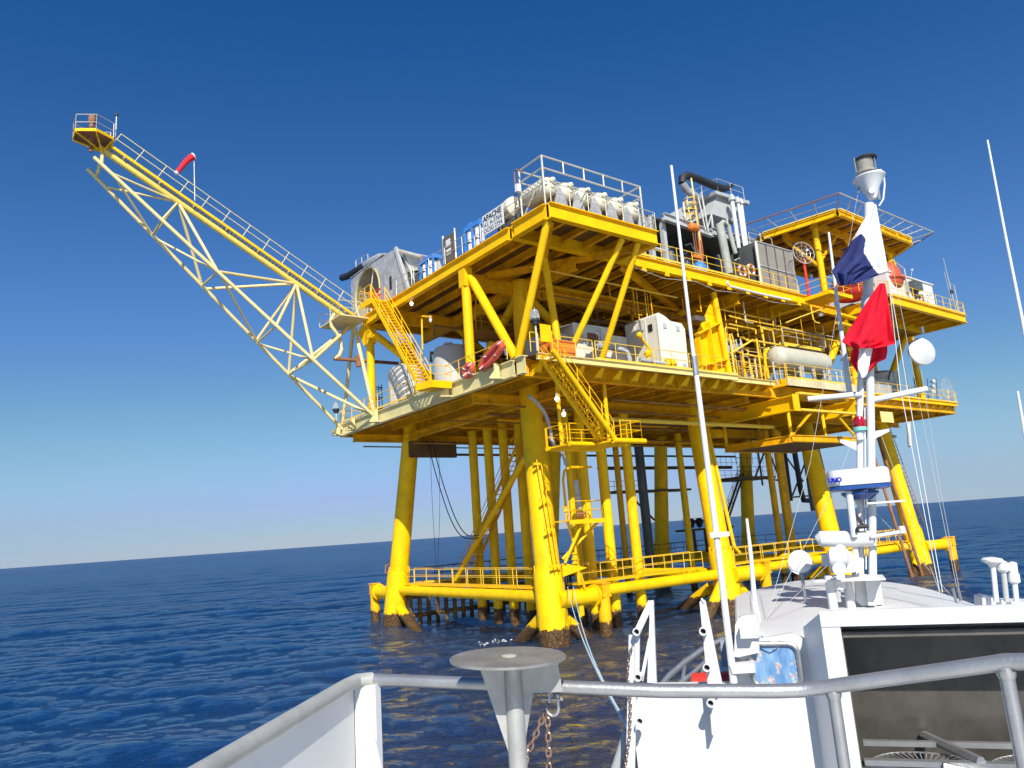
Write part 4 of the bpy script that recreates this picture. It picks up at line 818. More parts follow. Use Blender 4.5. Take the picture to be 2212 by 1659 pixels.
# ================================================================= EQUIPMENT ON THE UPPER DECK
# row of white tanks on a rack
labs = ['first and largest-looking cream tank at the near corner end of the rack', 'second cream tank from the near corner in the rack', 'third cream tank in the rack, with a dark curled hose on its end',
        'fourth cream tank from the near corner in the rack', 'fifth cream tank from the near corner in the rack', 'last cream tank at the right end of the rack']
RK = thing('tank_rack', 'grey saddle rack with tall galvanised cage on the near upper deck corner', 'rack', (25.7, 26, ZT))
for k in range(6):
    x = 22.85+k*1.19; T = thing('chemical_tank', labs[k], 'tank', (x, 25.45, 22.85), 'cream tanks in the corner rack'); z = 22.85
    TS = M().lathe((x, 25.42, z), (0, 1, 0), [(0, 0.05), (0.02, 0.16), (0.06, 0.18), (0.10, 0.34), (0.20, 0.47), (0.34, 0.53), (0.7, 0.54), (1.9, 0.54), (2.05, 0.45), (2.15, 0.1)], n=28).build('tank_shell', CT, T)
    M().lathe((x+0.02, 25.36, z+0.26), (0.1, -0.6, 0.5), [(-0.12, 0.17), (0.02, 0.15), (0.06, 0.08), (0.1, 0.03)], n=12).build('filler_cap', CT, TS)
    if k == 2: M().path([(x-0.15, 25.30, z+0.1), (x-0.1, 25.25, z-0.15), (x+0.1, 25.28, z+0.05), (x-0.05, 25.28, z+0.2), (x-0.5, 25.2, z-0.25), (x-0.8, 25.2, z-0.7)], 0.025, n=5).build('hose', BK, T)
    if k < 6:
        a = math.pi
        for yy in (25.55, 27.1): M().prism([(x+0.1, yy, ZT+0.30), (x+1.09, yy, ZT+0.30), (x+0.86, yy, z-0.32), (x+0.6, yy, z+0.05), (x+0.58, yy, z+0.05), (x+0.34, yy, z-0.32)], (0, 0.04, 0)).build('saddle_plate', ZN, RK)
for y in (25.5, 27.1): M().bar((22.3, y, ZT+0.22), (29.3, y, ZT+0.22), 0.1, 0.16).build('base_beam', RU, RK)
for x in (22.2, 29.2):
    for y in (25.35, 27.2): M().tube((x, y, ZT), (x, y, 24.2), 0.055, n=8).build('corner_post', GV, RK)
for x in (23.6, 25.0, 26.4, 27.8): M().tube((x, 25.35, 23.55), (x, 25.35, 24.2), 0.04, n=6).build('rail_post', GV, RK)
for z in (24.2, 23.55):
    for y in (25.35, 27.2): M().tube((22.2, y, z), (29.2, y, z), 0.045, n=6).build('cage_rail', GV, RK)
    for x in (22.2, 29.2): M().tube((x, 25.35, z), (x, 27.2, z), 0.045, n=6).build('cage_rail', GV, RK)
for k in range(7): M().bar((22.1, 25.4+k*0.3, 22.9+0.0*k), (22.5, 25.4+k*0.3, 22.9), 0.05, 0.05).build('cage_slat', ZN, RK)
M().tube((22.2, 27.2, ZT), (22.4, 25.35, 23.6), 0.04, n=6).build('cage_brace', GV, RK); M().tube((29.2, 27.2, ZT), (29.2, 25.4, 23.6), 0.04, n=6).build('cage_brace', GV, RK)
T = thing('chemical_tank', 'single cream tank set apart behind the lettered sign, its end facing left', 'tank', (22.9, 28.2, 22.8), 'cream tanks in the corner rack')
M().lathe((22.6, 27.95, 22.75), (0.15, 1, 0), [(0, 0.1), (0.1, 0.4), (0.25, 0.58), (0.5, 0.62), (1.3, 0.6), (1.7, 0.5), (2.0, 0.25)], n=28).build('tank_shell', CT, T)
M().box(22.4, 23.8, 27.8, 29.6, ZT, 22.15).build('tank_frame', DG, T)
T = thing('lamp_post', 'bent rusty lamp post holding a square lamp left of the tank cage', 'lamp', (22, 27.9, ZT))
M().path([vx(1116, 443, 22.0), vx(1111, 372, 22.0), vx(1113, 366, 22.0), vx(1130, 370, 22.0)], 0.035, n=6).build('post', RU, T)
M().box(21.85, 22.1, 27.0, 27.2, 22.95, 23.35).build('lamp_head', WH, T)
# sign
T = thing('platform_sign', 'white identification board lettered in black on the upper left rail', 'sign', (21.85, 29.2, 21.7))
M().box(21.80, 21.85, 28.28, 30.14, 21.66, 22.78).build('sign_board', SGN, T)
for i, (tx, sz, bd) in enumerate((('APACHE', 0.43, 0.012), ('H.I. A-376A', 0.345, 0.0), ('OCSG 2754', 0.345, 0.0))):
    o = text(tx, sz, (21.795, 30.06, 22.39-i*0.325), (0, -1, 0), (0, 0, 1), INK, T, bold=bd)
    wdt = max(v.co.y for v in o.data.vertices)-min(v.co.y for v in o.data.vertices); y0 = max(v.co.y for v in o.data.vertices)
    f = 1.66/wdt
    for v in o.data.vertices: v.co.y = y0+(v.co.y-y0)*f
# dark panel
T = thing('notice_panel', 'dark bronze panel with a white label standing at the left rail of the upper deck', 'panel', (22.3, 34.2, ZT))
M().box(22.15, 22.25, 33.55, 34.75, ZT, 23.3).build('panel_board', BRN, T)
for y in (33.5, 34.8): M().tube((22.2, y, ZT), (22.2, y, 23.5), 0.05, n=6).build('post', GV, T)
M().box(22.12, 22.15, 33.95, 34.4, 22.6, 23.05).build('white_label', SGN, T)
for z in (22.32, 22.1):
    for k in range(4): M().box(22.12, 22.15, 33.92+k*0.13, 34.0+k*0.13, z, z+0.14).build('white_mark', SGN, T)
# blue and white bottle racks
for k, (y0, lab) in enumerate(((30.9, 'blue frame rack of white gas bottles left of the lettered sign'), (36.0, 'smaller blue and white bottle rack left of the dark bronze panel'))):
    T = thing('bottle_rack', lab, 'bottle rack', (22.6, y0+0.8, ZT), 'blue and white bottle racks'); hh = 1.35 if k == 0 else 1.15
    for j in range(2):
        y = y0+0.45+j*0.75; M().lathe((22.45, y, ZT+0.1), (0, 0, 1), [(0, 0.22), (0.05, 0.28), (hh-0.3, 0.28), (hh-0.15, 0.22), (hh-0.05, 0.1)], n=20).build('white_bottle', SGN, T)
        M().box(22.14, 22.2, y-0.13, y+0.06, ZT+0.55, ZT+0.6).build('black_mark', INK, T)
    for y in (y0+0.05, y0+0.82, y0+1.6): M().bar((22.2, y, ZT), (22.2, y, ZT+hh), 0.12, 0.1, up=Vector((1, 0, 0))).build('blue_post', BL, T)
    M().box(22.15, 22.8, y0, y0+1.65, ZT+hh-0.03, ZT+hh+0.22).build('blue_top', BL, T)
    M().box(22.15, 22.8, y0, y0+1.65, ZT, ZT+0.12).build('blue_base', BL, T)
    M().box(22.3, 22.6, y0+1.1, y0+1.5, ZT+hh+0.22, ZT+hh+0.45).build('blue_cap', BL, T)
# compressor cooler with round fan mouth
T = thing('compressor_cooler', 'mottled grey sheet metal cooler with a round fan mouth, left end of upper deck', 'cooler', (24, 42, ZT))
F1 = [vx(*q, 22.75) for q in ((756, 690), (755, 606), (775, 594), (825, 555), (829, 640))]
yc, zc, Rf = 46.1, 23.48, 1.9
pl = [(22.75, 48.6, ZT), (22.75, 48.6, 25.1), (22.75, 43.2, 25.4), (22.75, 43.2, ZT)]
# plate with a round hole: ring of quads
m = M(); n = 32; ring = []; outer = []
for k in range(n):
    a = 2*math.pi*k/n+math.pi/4; cy, cz = math.cos(a), math.sin(a); ring.append((22.75, yc+Rf*cy, zc+Rf*cz))
    t = 1/max(abs(cy)/2.7, abs(cz)/2.02); outer.append((22.75, yc+t*cy, zc+t*cz))
m.add(ring+outer, [(k, (k+1) % n, n+(k+1) % n, n+k) for k in range(n)]); m.build('fan_face_plate', ZN, T)
M().lathe((22.75, yc, zc), (1, 0, 0), [(0, Rf), (0.9, Rf), (0.9, 0.02)], n=40, cap=False).build('fan_mouth', paint('inner_zinc_sheet', (0.34, 0.32, 0.24), 0.5, metal=0.3, var=0.2), T)
M().lathe((22.72, yc, zc), (1, 0, 0), [(0, Rf+0.08), (0.06, Rf+0.08), (0.06, Rf-0.02), (0, Rf-0.02)], n=40, cap=False).build('mouth_rim', CRY, T)
for a in (0.3, 1.9, 3.4, 4.7): M().tube((23.0, yc, zc), (23.0, yc+Rf*math.cos(a), zc+Rf*math.sin(a)), 0.05, n=6).build('fan_strut', GV, T)
M().lathe((22.9, yc, zc), (1, 0, 0), [(0, 0.25), (0.2, 0.28)], n=14).build('fan_hub', OR, T)
M().box(23.7, 26.0, 43.4, 48.2, ZT, 25.2).build('cooler_body', ZN, T)
M().bar((22.8, 43.4, 25.55), (22.8, 48.8, 25.55), 0.2, 0.06).build('top_frame', ZN, T)
sp_ = [(22.6, 43.15, ZT), (22.6, 39.9, ZT), (22.6, 41.5, 25.15), (22.6, 42.1, 25.25), (22.6, 43.15, 25.3)]
M().prism(sp_, (2.8, 0, 0)).build('sloped_plenum', ZN, T)
M().bar((22.56, 39.7, ZT), (22.56, 41.3, 25.2), 0.2, 0.25, up=Vector((0, 1, 0))).build('plenum_edge', GR, T)
M().box(22.55, 22.6, 42.1, 42.35, 22.6, 23.5).build('dark_stain_slot', BK, T)
M().prism([(22.8, 39.5, 22.4), (25.6, 39.5, 22.4), (25.6, 40.9, 24.9), (22.8, 40.9, 24.9)], (0, 0.1, 0)).build('louvre_face', GR, T)
for k in range(5): M().bar((22.7, 38.3+k*0.1, 22.4+k*0.13), (22.9, 38.3+k*0.1, 22.4+k*0.13), 0.3, 0.03).build('louvre', GR, T)
M().tube(vx(858, 541, 22.7), vx(912, 556, 22.7), 0.14, n=10).build('top_pipe', GV, T)
M().prism([vx(*q, 22.9) for q in ((868, 549), (908, 557), (906, 583), (880, 586))], (1.5, 0, 0)).build('white_louvre_box', WT, T)
M().prism([vx(*q, 22.9) for q in ((880, 590), (908, 588), (912, 602), (884, 622))], (1.5, 0, 0)).build('engine_block', DG, T)
T = thing('exhaust_muffler', 'long blackened exhaust pipe slanting over the round fan mouth', 'exhaust', (24, 44, 25.5))
M().path([vx(*q, 23.3) for q in ((833, 556), (822, 558), (806, 565), (790, 573))], [0.3, 0.36, 0.36, 0.27], n=14).build('grey_elbow', ZN, T)
M().path([vx(*q, 23.3) for q in ((797, 569), (775, 582), (752, 596), (739, 600))], 0.27, n=14).build('blackened_pipe', BK, T)
rail(T, tuple(vx(769, 575, 24.6)-Vector((0, 0, 0.4))), tuple(vx(795, 562, 24.6)-Vector((0, 0, 0.4))), GV, h=0.9, sp=1.0)
for z in (22.0, 22.5, 22.9):
    M().tube((22.3, 43.2, z), (22.3, 44.4, z), 0.07, n=6).build('red_pipe', RD, P)
T = thing('fire_hose_reel', 'red valve station behind the stair head on the upper deck', 'valve station', (22.0, 43, ZT))
for k in range(5): M().tube((22.1, 42.9+k*0.3, ZT), (22.1, 42.9+k*0.3, ZT+0.8+0.2*(k % 2)), 0.05, n=6).build('red_riser', RD, T)
M().lathe((22.0, 43.6, ZT+1.0), (-1, 0, 0), [(0, 0.25), (0.08, 0.3), (0.12, 0.2)], n=12).build('red_handwheel', RD, T)
T = thing('fire_extinguisher', 'red fire extinguisher cylinders behind the upper left handrail', 'extinguisher', (22.4, 37.5, ZT))
for z in (ZT+0.1, ZT+1.0): M().lathe((22.45, 37.4, z), (0, 0, 1), [(0, 0.15), (0.6, 0.17), (0.72, 0.08)], n=12).build('red_cylinder', RD, T)
# small end deck where the boom catwalk lands
M().box(19.9, 22.0, 44.5, 48.0, 21.1, 21.18).build('end_deck', CR, P)
for a, b in (((19.9, 44.6), (22, 44.6)), ((19.9, 48), (22, 48))): rail(P, (*a, 21.2), (*b, 21.2), CR)
rail(P, (19.9, 44.6, 21.2), (19.9, 46.1, 21.2), CR)
# cream yellow skid housing right of the rack
T = thing('skid_housing', 'faded cream yellow box housing behind the near corner of the upper deck', 'housing', (31.5, 29, ZT))
M().box(29.9, 33.6, 29.3, 31.0, ZT+1.15, ZT+2.45).build('upper_box', CRY, T); M().prism([(29.9, 28.9, ZT), (33.7, 28.9, ZT), (33.1, 28.9, ZT+1.05), (29.9, 28.9, ZT+1.15)], (0, 1.6, 0)).build('lower_box', CRY, T)
for k in range(5): M().box(31.7+k*0.2, 31.74+k*0.2, 28.86, 28.9, ZT+0.25, ZT+0.7).build('black_slot', INK, T)
M().tube((29.8, 28.5, ZT+1.1), (34.5, 28.5, ZT+1.0), 0.12, n=10).build('grey_pipe', GR, T)
# compressor package
T = thing('compressor_package', 'tall grey compressor package with a tapering hopper, dark engine bay and vent pipes', 'compressor', (42, 32, ZT))
Yp = 30.6
def face(pts, y, dy, name, mat): return M().prism([vy(*q, y) for q in pts], (0, dy, 0)).build(name, mat, T)
face(((1549, 416), (1613, 437), (1591, 481), (1536, 461)), Yp, 2.8, 'hopper', GR)
face(((1545, 411), (1619, 434), (1619, 441), (1547, 418)), Yp-0.35, 3.4, 'hopper_lid', GR)
rail(T, tuple(vy(1551, 413, Yp-0.3)), tuple(vy(1608, 431, Yp-0.3)), GV, h=1.0, sp=1.4)
rail(T, tuple(vy(1551, 413, Yp-0.3)), tuple(vy(1551, 413, Yp-0.3)+Vector((0, 2.8, 0))), GV, h=1.0, sp=1.4)
for x in (1536, 1570, 1592):
    a = vy(x, 462+(x-1536)*0.35, Yp); M().tube(a, (a.x, a.y, 25.9), 0.09, n=6).build('hopper_leg', GR, T)
a = vy(1536, 462, Yp); M().tube(a+Vector((0, 0, -0.1)), (a.x-0.9, a.y, 25.9), 0.05, n=6).build('hopper_brace', GR, T)
M().ibeam(vy(1434, 468, 29.6), vy(1538, 506, 29.6), 0.5, 0.3).build('roof_beam', GR, T)
M().ibeam(vy(1538, 500, 30.2), vy(1630, 528, 30.2), 0.55, 0.3).build('roof_beam', GR, T)
c0 = vy(1434, 468, 29.6); zb = 25.85
M().prism([(35.0, 30.0, zb-0.25), (46.5, 30.4, zb-0.25), (46.5, 36, zb-0.25), (35.0, 36, zb-0.25)], (0, 0, 0.12)).build('shelter_roof', DG, T)
M().prism([vy(*q, 33.5) for q in ((1416, 478), (1490, 440), (1545, 425), (1545, 480), (1420, 500))], (0, 0.3, 0)).build('roof_slope', GR, T)
M().box(35.2, 46.5, 33.6, 33.8, ZT, zb-0.3).build('back_wall', DG, T)
for x in (35.1, 36.4): M().box(x, x+0.3, 30.0, 30.3, ZT, zb-0.2).build('shelter_post', GR, T)
M().box(37.0, 45.8, 30.4, 33.2, ZT, ZT+1.0).build('engine_skid', DG, T)
rnd = random.Random(9)
for k in range(12):
    x = 37.3+k*0.7; M().lathe((x, 30.6+rnd.random()*1.0, ZT+1.0), (rnd.random()*0.2-0.1, 0, 1), [(0, 0.32), (0.5+rnd.random(), 0.34), (1.2+rnd.random()*0.9, 0.2)], n=12).build('engine_cylinder', rnd.choice((DG, BK, GR, DG)), T)
for k in range(10):
    x = 38+rnd.random()*8; z = ZT+0.6+rnd.random()*2.6; M().path([(x, 30.3, z), (x+0.5, 30.2, z+rnd.random()*0.5), (x+0.9, 30.3, z-rnd.random())], 0.06, n=6).build('engine_pipe', rnd.choice((GR, ZN, BK, RU)), T)
PG = paint('weathered_pale_concrete_grey', (0.38, 0.39, 0.34), 0.7, var=0.2, rust=0.25)
M().tube(vy(1554, 484, 29.3), vy(1575, 592, 29.3), 0.30, n=16).build('vertical_duct', PG, T)
M().path([vy(1554, 487, 29.3), vy(1562, 479, 29.3), vy(1573, 488, 29.3), vy(1578, 510, 29.3), vy(1589, 548, 29.3)], 0.16, n=10).build('bent_duct', PG, T)
for a, b, r in (((1581, 431), (1596, 536), 0.15), ((1594, 436), (1612, 560), 0.12), ((1601, 439), (1620, 588), 0.12)):
    p0 = vy(*a, 29.9); p1 = vy(*b, 29.9); M().tube(p0, p1, r, n=12).build('vent_pipe', SGN, T)
    M().lathe(p0-Vector((0, 0, 0.1)), (0, 0, 1), [(0, r*1.9), (0.25, r*1.7), (0.5, r*0.7)], n=12).build('vent_cap', GR, T)
for k, (a, b) in enumerate((((1483, 432), (1497, 500)), ((1493, 385), (1512, 520)), ((1502, 430), (1520, 560)), ((1508, 425), (1524, 498)), ((1515, 415), (1530, 500)), ((1497, 500), (1508, 585)), ((1510, 515), (1518, 580)))):
    M().tube(vy(*a, 29.5), vy(*b, 29.5), 0.06, n=6).build('vent_pipe', (CR, CRY, RU, GV, GV, RU, OR)[k], T)
for k in range(4):
    p = vy(1489, 432+k*12, 29.3); M().lathe(p, (0, 0, 1), [(0, 0.42), (0.05, 0.42), (0.05, 0.38), (0, 0.38)], n=14, cap=False).build('ladder_cage_hoop', YP, T)
M().tube(vy(1476, 437, 29.3), vy(1480, 470, 29.3), 0.06, n=6).build('ladder_rail', SGN, T)
T2 = thing('exhaust_muffler', 'black looped exhaust stack on top of the grey compressor package', 'exhaust', (40, 30, 28))
M().path([vy(*q, 30.5) for q in ((1508, 428), (1497, 421), (1482, 410), (1474, 396))], 0.28, n=14).build('grey_elbow', ZN, T2)
M().path([vy(*q, 30.5) for q in ((1474, 396), (1474, 384), (1484, 379), (1506, 386), (1539, 400), (1563, 408), (1575, 405), (1584, 398))], [0.28, 0.28, 0.28, 0.28, 0.28, 0.27, 0.22, 0.1], n=14).build('blackened_pipe', BK, T2)
T2 = thing('chain_hoist', 'orange hoist block hanging from the grey roof beam with rusty chains below', 'hoist', (39, 29.5, 24))
hc = vy(1499, 492, 29.2); M().lathe(hc+Vector((-0.45, 0, 0)), (1, 0, 0), [(0, 0.15), (0.1, 0.28), (0.5, 0.3), (0.75, 0.24), (0.9, 0.12)], n=14).build('hoist_body', OR, T2)
for dx in (-0.2, 0.05, 0.3): M().tube(hc+Vector((dx, 0, -0.2)), hc+Vector((dx*0.8, 0, -2.4)), 0.035, n=5).build('hoist_chain', RU, T2)
M().box(hc.x-0.5, hc.x+0.4, hc.y-0.1, hc.y+0.1, hc.z-2.2, hc.z-2.0).build('hook_block', OR, T2)
T2 = thing('blue_barrel', 'blue cover over equipment at the foot of the rusty hoist chains', 'cover', (38.5, 28.6, ZT))
bp_ = vy(1512, 590, 28.9); M().lathe((bp_.x, 28.9, ZT), (0, 0, 1), [(0, 0.55), (0.7, 0.5), (1.0, 0.3), (1.1, 0.05)], n=14).build('blue_cover', BL, T2)
# cooler panel
T = thing('radiator_panel', 'tall grey brown finned radiator panel right of the vent pipes', 'radiator', (49, 29.4, ZT))
cp = [vy(*q, 28.7) for q in ((1632, 521), (1709, 543), (1723, 628), (1722, 636), (1645, 615))]
M().prism(cp, (0, 0.1, 0)).build('finned_face', paint('finned_radiator_face', (0.30, 0.27, 0.23), 0.6, metal=0.2, var=0.08), T)
for f in (0, 0.25, 0.5, 0.75, 1.0):
    a = lerp(cp[0], cp[1], f); b = lerp(cp[4], cp[3], f); M().bar(a+Vector((0, -0.04, 0)), b+Vector((0, -0.04, 0)), 0.06, 0.06, up=Vector((0, 1, 0))).build('panel_divider', ZN if f in (0, 1) else BRN, T)
for f in (0.0, 0.55): M().bar(lerp(cp[0], cp[4], f)+Vector((0, -0.04, 0)), lerp(cp[1], cp[3], f)+Vector((0, -0.04, 0)), 0.06, 0.06).build('panel_rail', GR, T)
M().prism([cp[0], cp[4], cp[4]+Vector((0, 3, 0)), cp[0]+Vector((0, 3, 0))], (0.05, 0, 0)).build('side_plate', DG, T)
M().tube(vy(1632, 522, 28.6), vy(1645, 618, 28.6), 0.12, n=10).build('header_pipe', GV, T)
M().tube((cp[1].x-2.0, 30.5, cp[1].z+0.4), (cp[1].x+0.6, 30.5, cp[1].z+0.6), 0.33, n=14).build('ribbed_duct', ZN, T)
rail(T, tuple(vy(1622, 540, 30)), tuple(vy(1672, 553, 30)), GV, h=1.4)
# white hanging pipe, small balcony
M().path([vy(1571, 607, 27.4), vy(1571, 612, 27.4), vy(1576, 618, 27.4), vy(1640, 634, 27.4), vy(1706, 648, 27.4)], 0.07, n=8).build('white_pipe', SGN, P)
for k in range(9): x = 31.5+k*2.0; M().prism([(x-0.22, 27.68, 20.45), (x+0.22, 27.68, 20.45), (x+0.06, 27.68, 20.9), (x-0.06, 27.68, 20.9)], (0, 0.04, 0)).build('small_bracket', Y, P)
M().path([(30.5, 27.6, 20.5), (33, 27.6, 20.2), (36, 27.6, 20.45), (38, 27.6, 20.15), (41, 27.6, 20.4), (44, 27.6, 20.2), (47, 27.6, 20.4)], 0.02, n=5).build('slack_cable', GV, P)
T = thing('side_balcony', 'small yellow railed balcony projecting at the right end of the main upper deck', 'balcony', (50, 27, ZT))
M().box(48.6, 51.6, 25.9, 28.4, ZT-0.35, ZT-0.27).build('balcony_floor', YO, T); M().bar((48.6, 25.9, ZT-0.4), (51.6, 25.9, ZT-0.4), 0.08, 0.26).build('floor_edge', Y, T); M().bar((48.6, 25.9, ZT-0.4), (48.6, 28.0, ZT-0.4), 0.08, 0.26).build('floor_edge', Y, T)
rail(T, (48.6, 26.0, ZT-0.26), (51.6, 25.9, ZT-0.26), YP, sp=0.9); rail(T, (48.6, 26.0, ZT-0.26), (48.6, 28.2, ZT-0.26), YP); rail(T, (51.6, 25.9, ZT-0.26), (51.6, 28.3, ZT-0.26), YP)
for z in (19.2, 19.9): M().bar((50.2, 26.6, z), (53.6, 26.8, z), 0.3, 0.16).build('lower_landing', Y, T)
M().path([vy(1751, 660, 27), vy(1757, 690, 27), vy(1762, 696, 27), vy(1770, 698, 27)], 0.05, n=6).build('drop_rail', YP, T); M().path([vy(1698, 697, 27), vy(1725, 686, 27), vy(1785, 664, 27)], 0.05, n=6).build('drop_rail', YP, T)
T = thing('dish_antenna', 'transparent wire mesh dish antenna on a red pole between radiator and helideck', 'antenna', (51.5, 28, ZT), 'dish antennas')
dc = vy(1736, 546, 27.5); n_ = Vector((-0.4, -0.9, 0.1)).normalized(); u = n_.cross(Vector((0, 0, 1))).normalized(); v = n_.cross(u); R = 0.86
M().path([dc+u*R*math.cos(a)+v*R*math.sin(a) for a in [k*math.pi/16 for k in range(32)]], 0.03, n=5, closed=True).build('dish_rim', ZN, T)
for rr in (0.3, 0.58): M().path([dc-n_*0.12*(1-rr/0.86)+u*rr*math.cos(a)+v*rr*math.sin(a) for a in [k*math.pi/10 for k in range(20)]], 0.012, n=4, closed=True).build('dish_ring', ZN, T)
for k in range(12): a = k*math.pi/6; M().tube(dc-n_*0.2, dc+u*R*math.cos(a)+v*R*math.sin(a), 0.013, n=4).build('dish_spoke', ZN, T)
M().lathe(dc+n_*0.3, n_, [(0, 0.08), (0.15, 0.1)], n=8).build('feed_horn', SGN, T)
M().tube(dc-Vector((0, -0.1, 0.6)), (dc.x, dc.y+0.1, ZT-0.2), 0.1, n=8).build('red_pole', RD, T)
# helideck
H = thing('helideck', 'yellow helideck with a sloping wire safety net raised on posts at the right end', 'helideck', (58, 29, 28))
hp = [(52.4, 26.3), (64.6, 26.5), (67.0, 30.0), (64.5, 36.0), (54.5, 36.0), (51.2, 32.2)]
M().prism([(x, y, 28.25) for x, y in hp], (0, 0, 0.08)).build('deck_plate', PLT, H)
for k in range(6):
    a, b = hp[k], hp[(k+1) % 6]; d = (Vector((*b, 0))-Vector((*a, 0))).normalized()*0.15
    M().ibeam((a[0]+d.x, a[1]+d.y, 28.05), (b[0]-d.x, b[1]-d.y, 28.05), 0.45, 0.25).build('edge_girder', Y, H)
    M().bar((a[0]+d.x, a[1]+d.y, 28.40), (b[0]-d.x, b[1]-d.y, 28.40), 0.3, 0.08).build('gutter', CRY, H)
for y in (28.5, 31, 33.5): M().ibeam((52.2, y, 27.95), (65.8, y, 27.95), 0.55, 0.3).build('deck_beam', YO, H)
for k in range(8): x = 53.4+k*1.6; M().ibeam((x, 26.5, 28.1), (x, 35.8, 28.1), 0.28, 0.16, 0.03, 0.03).build('deck_joist', YO, H)
for x, y in ((52.9, 28.6), (60.5, 28.6), (64.8, 28.6), (54.6, 34), (63, 34)): M().tube((x, y, ZT), (x, y, 27.8), 0.25, n=14).build('support_post', Y if y < 30 else YO, H)
for a, b in (((52.9, 28.6, 25.0), (56, 28.6, 27.7)), ((52.9, 28.6, 24.5), (52.4, 31, 27.6)), ((60.5, 28.6, 25.0), (57.4, 28.6, 27.7)), ((60.5, 28.6, 25.0), (63.4, 28.6, 27.7))): M().tube(a, b, 0.15, n=10).build('knee_brace', YO, H)
ctr = Vector((59, 31, 0))
for k in range(6):
    a = Vector((*hp[k], 28.35)); b = Vector((*hp[(k+1) % 6], 28.35)); d = (b-a).normalized(); o = Vector((d.y, -d.x, 0)); n = max(3, round((b-a).length/1.35))
    da = (a-ctr); da.z = 0; db = (b-ctr); db.z = 0; ao = a+da.normalized()*2.0+Vector((0, 0, 0.45)); bo_ = b+db.normalized()*2.0+Vector((0, 0, 0.45))
    m = M(); m.tube(ao, bo_, 0.05, n=6); m.build('net_outer_rail', RU if k % 2 else GV, H)
    M().tube(lerp(a, ao, 0.5), lerp(b, bo_, 0.5), 0.02, n=4).build('net_wire', GV, H)
    for i in range(n+1): M().tube(lerp(a, b, i/n), lerp(ao, bo_, i/n), 0.035, n=5).build('net_arm', GV, H)
for k, (x, z) in enumerate(((54.4, 26.28), (56.8, 26.3), (59.2, 26.33), (61.6, 26.36), (64, 26.4))): M().prism([(x-0.3, z-0.06, 27.9), (x+0.3, z-0.06, 27.9), (x, z-0.06, 28.25)], (0, 0.04, 0)).build('small_bracket', Y, H)
# orange survival capsules
for k, (px_, py_, yy, R, lab) in enumerate(((1912, 605, 26.6, 1.25, 'orange red survival capsule with a flared rim hanging beside the white quarters'), (1838, 622, 27.6, 1.45, 'dark red survival capsule half hidden behind the blue and white flag'))):
    c = vy(px_, py_, yy); T = thing('survival_capsule', lab, 'lifeboat', tuple(c), 'survival capsules')
    M().lathe(c-Vector((0, 0, 1.1)), (0, 0, 1), [(0, R*0.3), (0.2, R*0.75), (0.6, R), (0.9, R*1.05)], n=28).build('hull', RO if k == 0 else RD, T)
    M().lathe(c-Vector((0, 0, 0.2)), (0, 0, 1), [(0, R*1.16), (0.12, R*1.18), (0.14, R*1.0)], n=28).build('rim', RO, T)
    M().lathe(c-Vector((0, 0, 0.06)), (0, 0, 1), [(0, R), (0.7, R*0.92), (1.3, R*0.6), (1.5, R*0.2)], n=28).build('canopy', RO, T)
    for dx in (-0.5, 0.5): M().tube(c+Vector((dx, 0, 1.2)), c+Vector((dx, 0, 3.2)), 0.05, n=6).build('fall_cable', BK, T)
T = thing('davit_ladder', 'yellow davit ladder frame above the orange survival capsule', 'davit', (61.5, 26, 24))
for a, b in (((1921, 565), (1935, 600)), ((1930, 562), (1943, 598)), ((1921, 565), (1930, 562)), ((1928, 582), (1937, 579)), ((1935, 600), (1944, 598))): M().tube(vy(*a, 26.2), vy(*b, 26.2), 0.07, n=6).build('frame_bar', Y, T)
# quarters
T = thing('quarters_building', 'white corrugated quarters building on the cantilevered right end of the upper deck', 'building', (61, 27, ZT))
q0 = vy(1943, 606, 25.7); q1 = vy(2041, 637, 25.7)
M().box(57.2, 65.0, 25.75, 31.0, ZT+0.02, 23.95).build('wall', SGN, T)
QR = M().box(57.1, 65.1, 25.65, 31.1, 23.95, 24.05).build('roof', WT, T)
for k in range(24): x = 58.4+k*0.12; M().box(x, x+0.04, 25.71, 25.75, ZT+0.05, 23.9).build('corrugation', WT, T)
for x0_, x1_, z0_, z1_, mt in ((61.2, 61.6, 22.3, 23.5, BRN), (59.9, 60.1, 22.6, 23.4, GR), (62.1, 62.4, 22.0, 22.7, BRN)): M().box(x0_, x1_, 25.5, 25.75, z0_, z1_).build('wall_unit', mt, T)
M().box(60.6, 61.9, 25.2, 25.75, 22.9, 23.6).build('air_conditioner', DG, T)
M().tube((60.1, 25.6, 22.0), (60.1, 25.6, 24.6), 0.05, n=6).build('davit_pole', GV, T); M().tube((60.1, 25.6, 24.6), (58.8, 25.6, 24.9), 0.05, n=6).build('davit_pole', GV, T)
M().lathe((59.9, 26.5, 24.05), (0, 0, 1), [(0, 0.3), (0.3, 0.35), (0.5, 0.2)], n=14).build('roof_vent', ZN, QR)
M().path([(62.6, 25.3, 22.6), (63.1, 25.2, 22.6), (63.3, 25.2, 22.8), (63.3, 25.2, 23.0)], 0.05, n=6).build('small_davit', GR, T)
rail(P, (55.0, 24.75, ZT), (67.9, 24.75, ZT), YP, sp=1.3, toe=True); rail(P, (67.9, 24.8, ZT), (67.9, 33, ZT), YP); rail(P, (52.0, 25.5, ZT), (55.0, 24.8, ZT), YP)
T = thing('whip_antenna', 'thin grey lattice aerial standing at the far right corner of the upper deck', 'antenna', (66.8, 25, ZT), 'whip antennas')
M().tube((66.9, 25.0, ZT), (66.4, 25.0, 26.4), 0.05, 0.02, n=6).build('mast_rod', GV, T); M().tube((66.7, 25.1, 22.4), (66.3, 25.1, 25.2), 0.02, n=5).build('side_rod', GV, T)
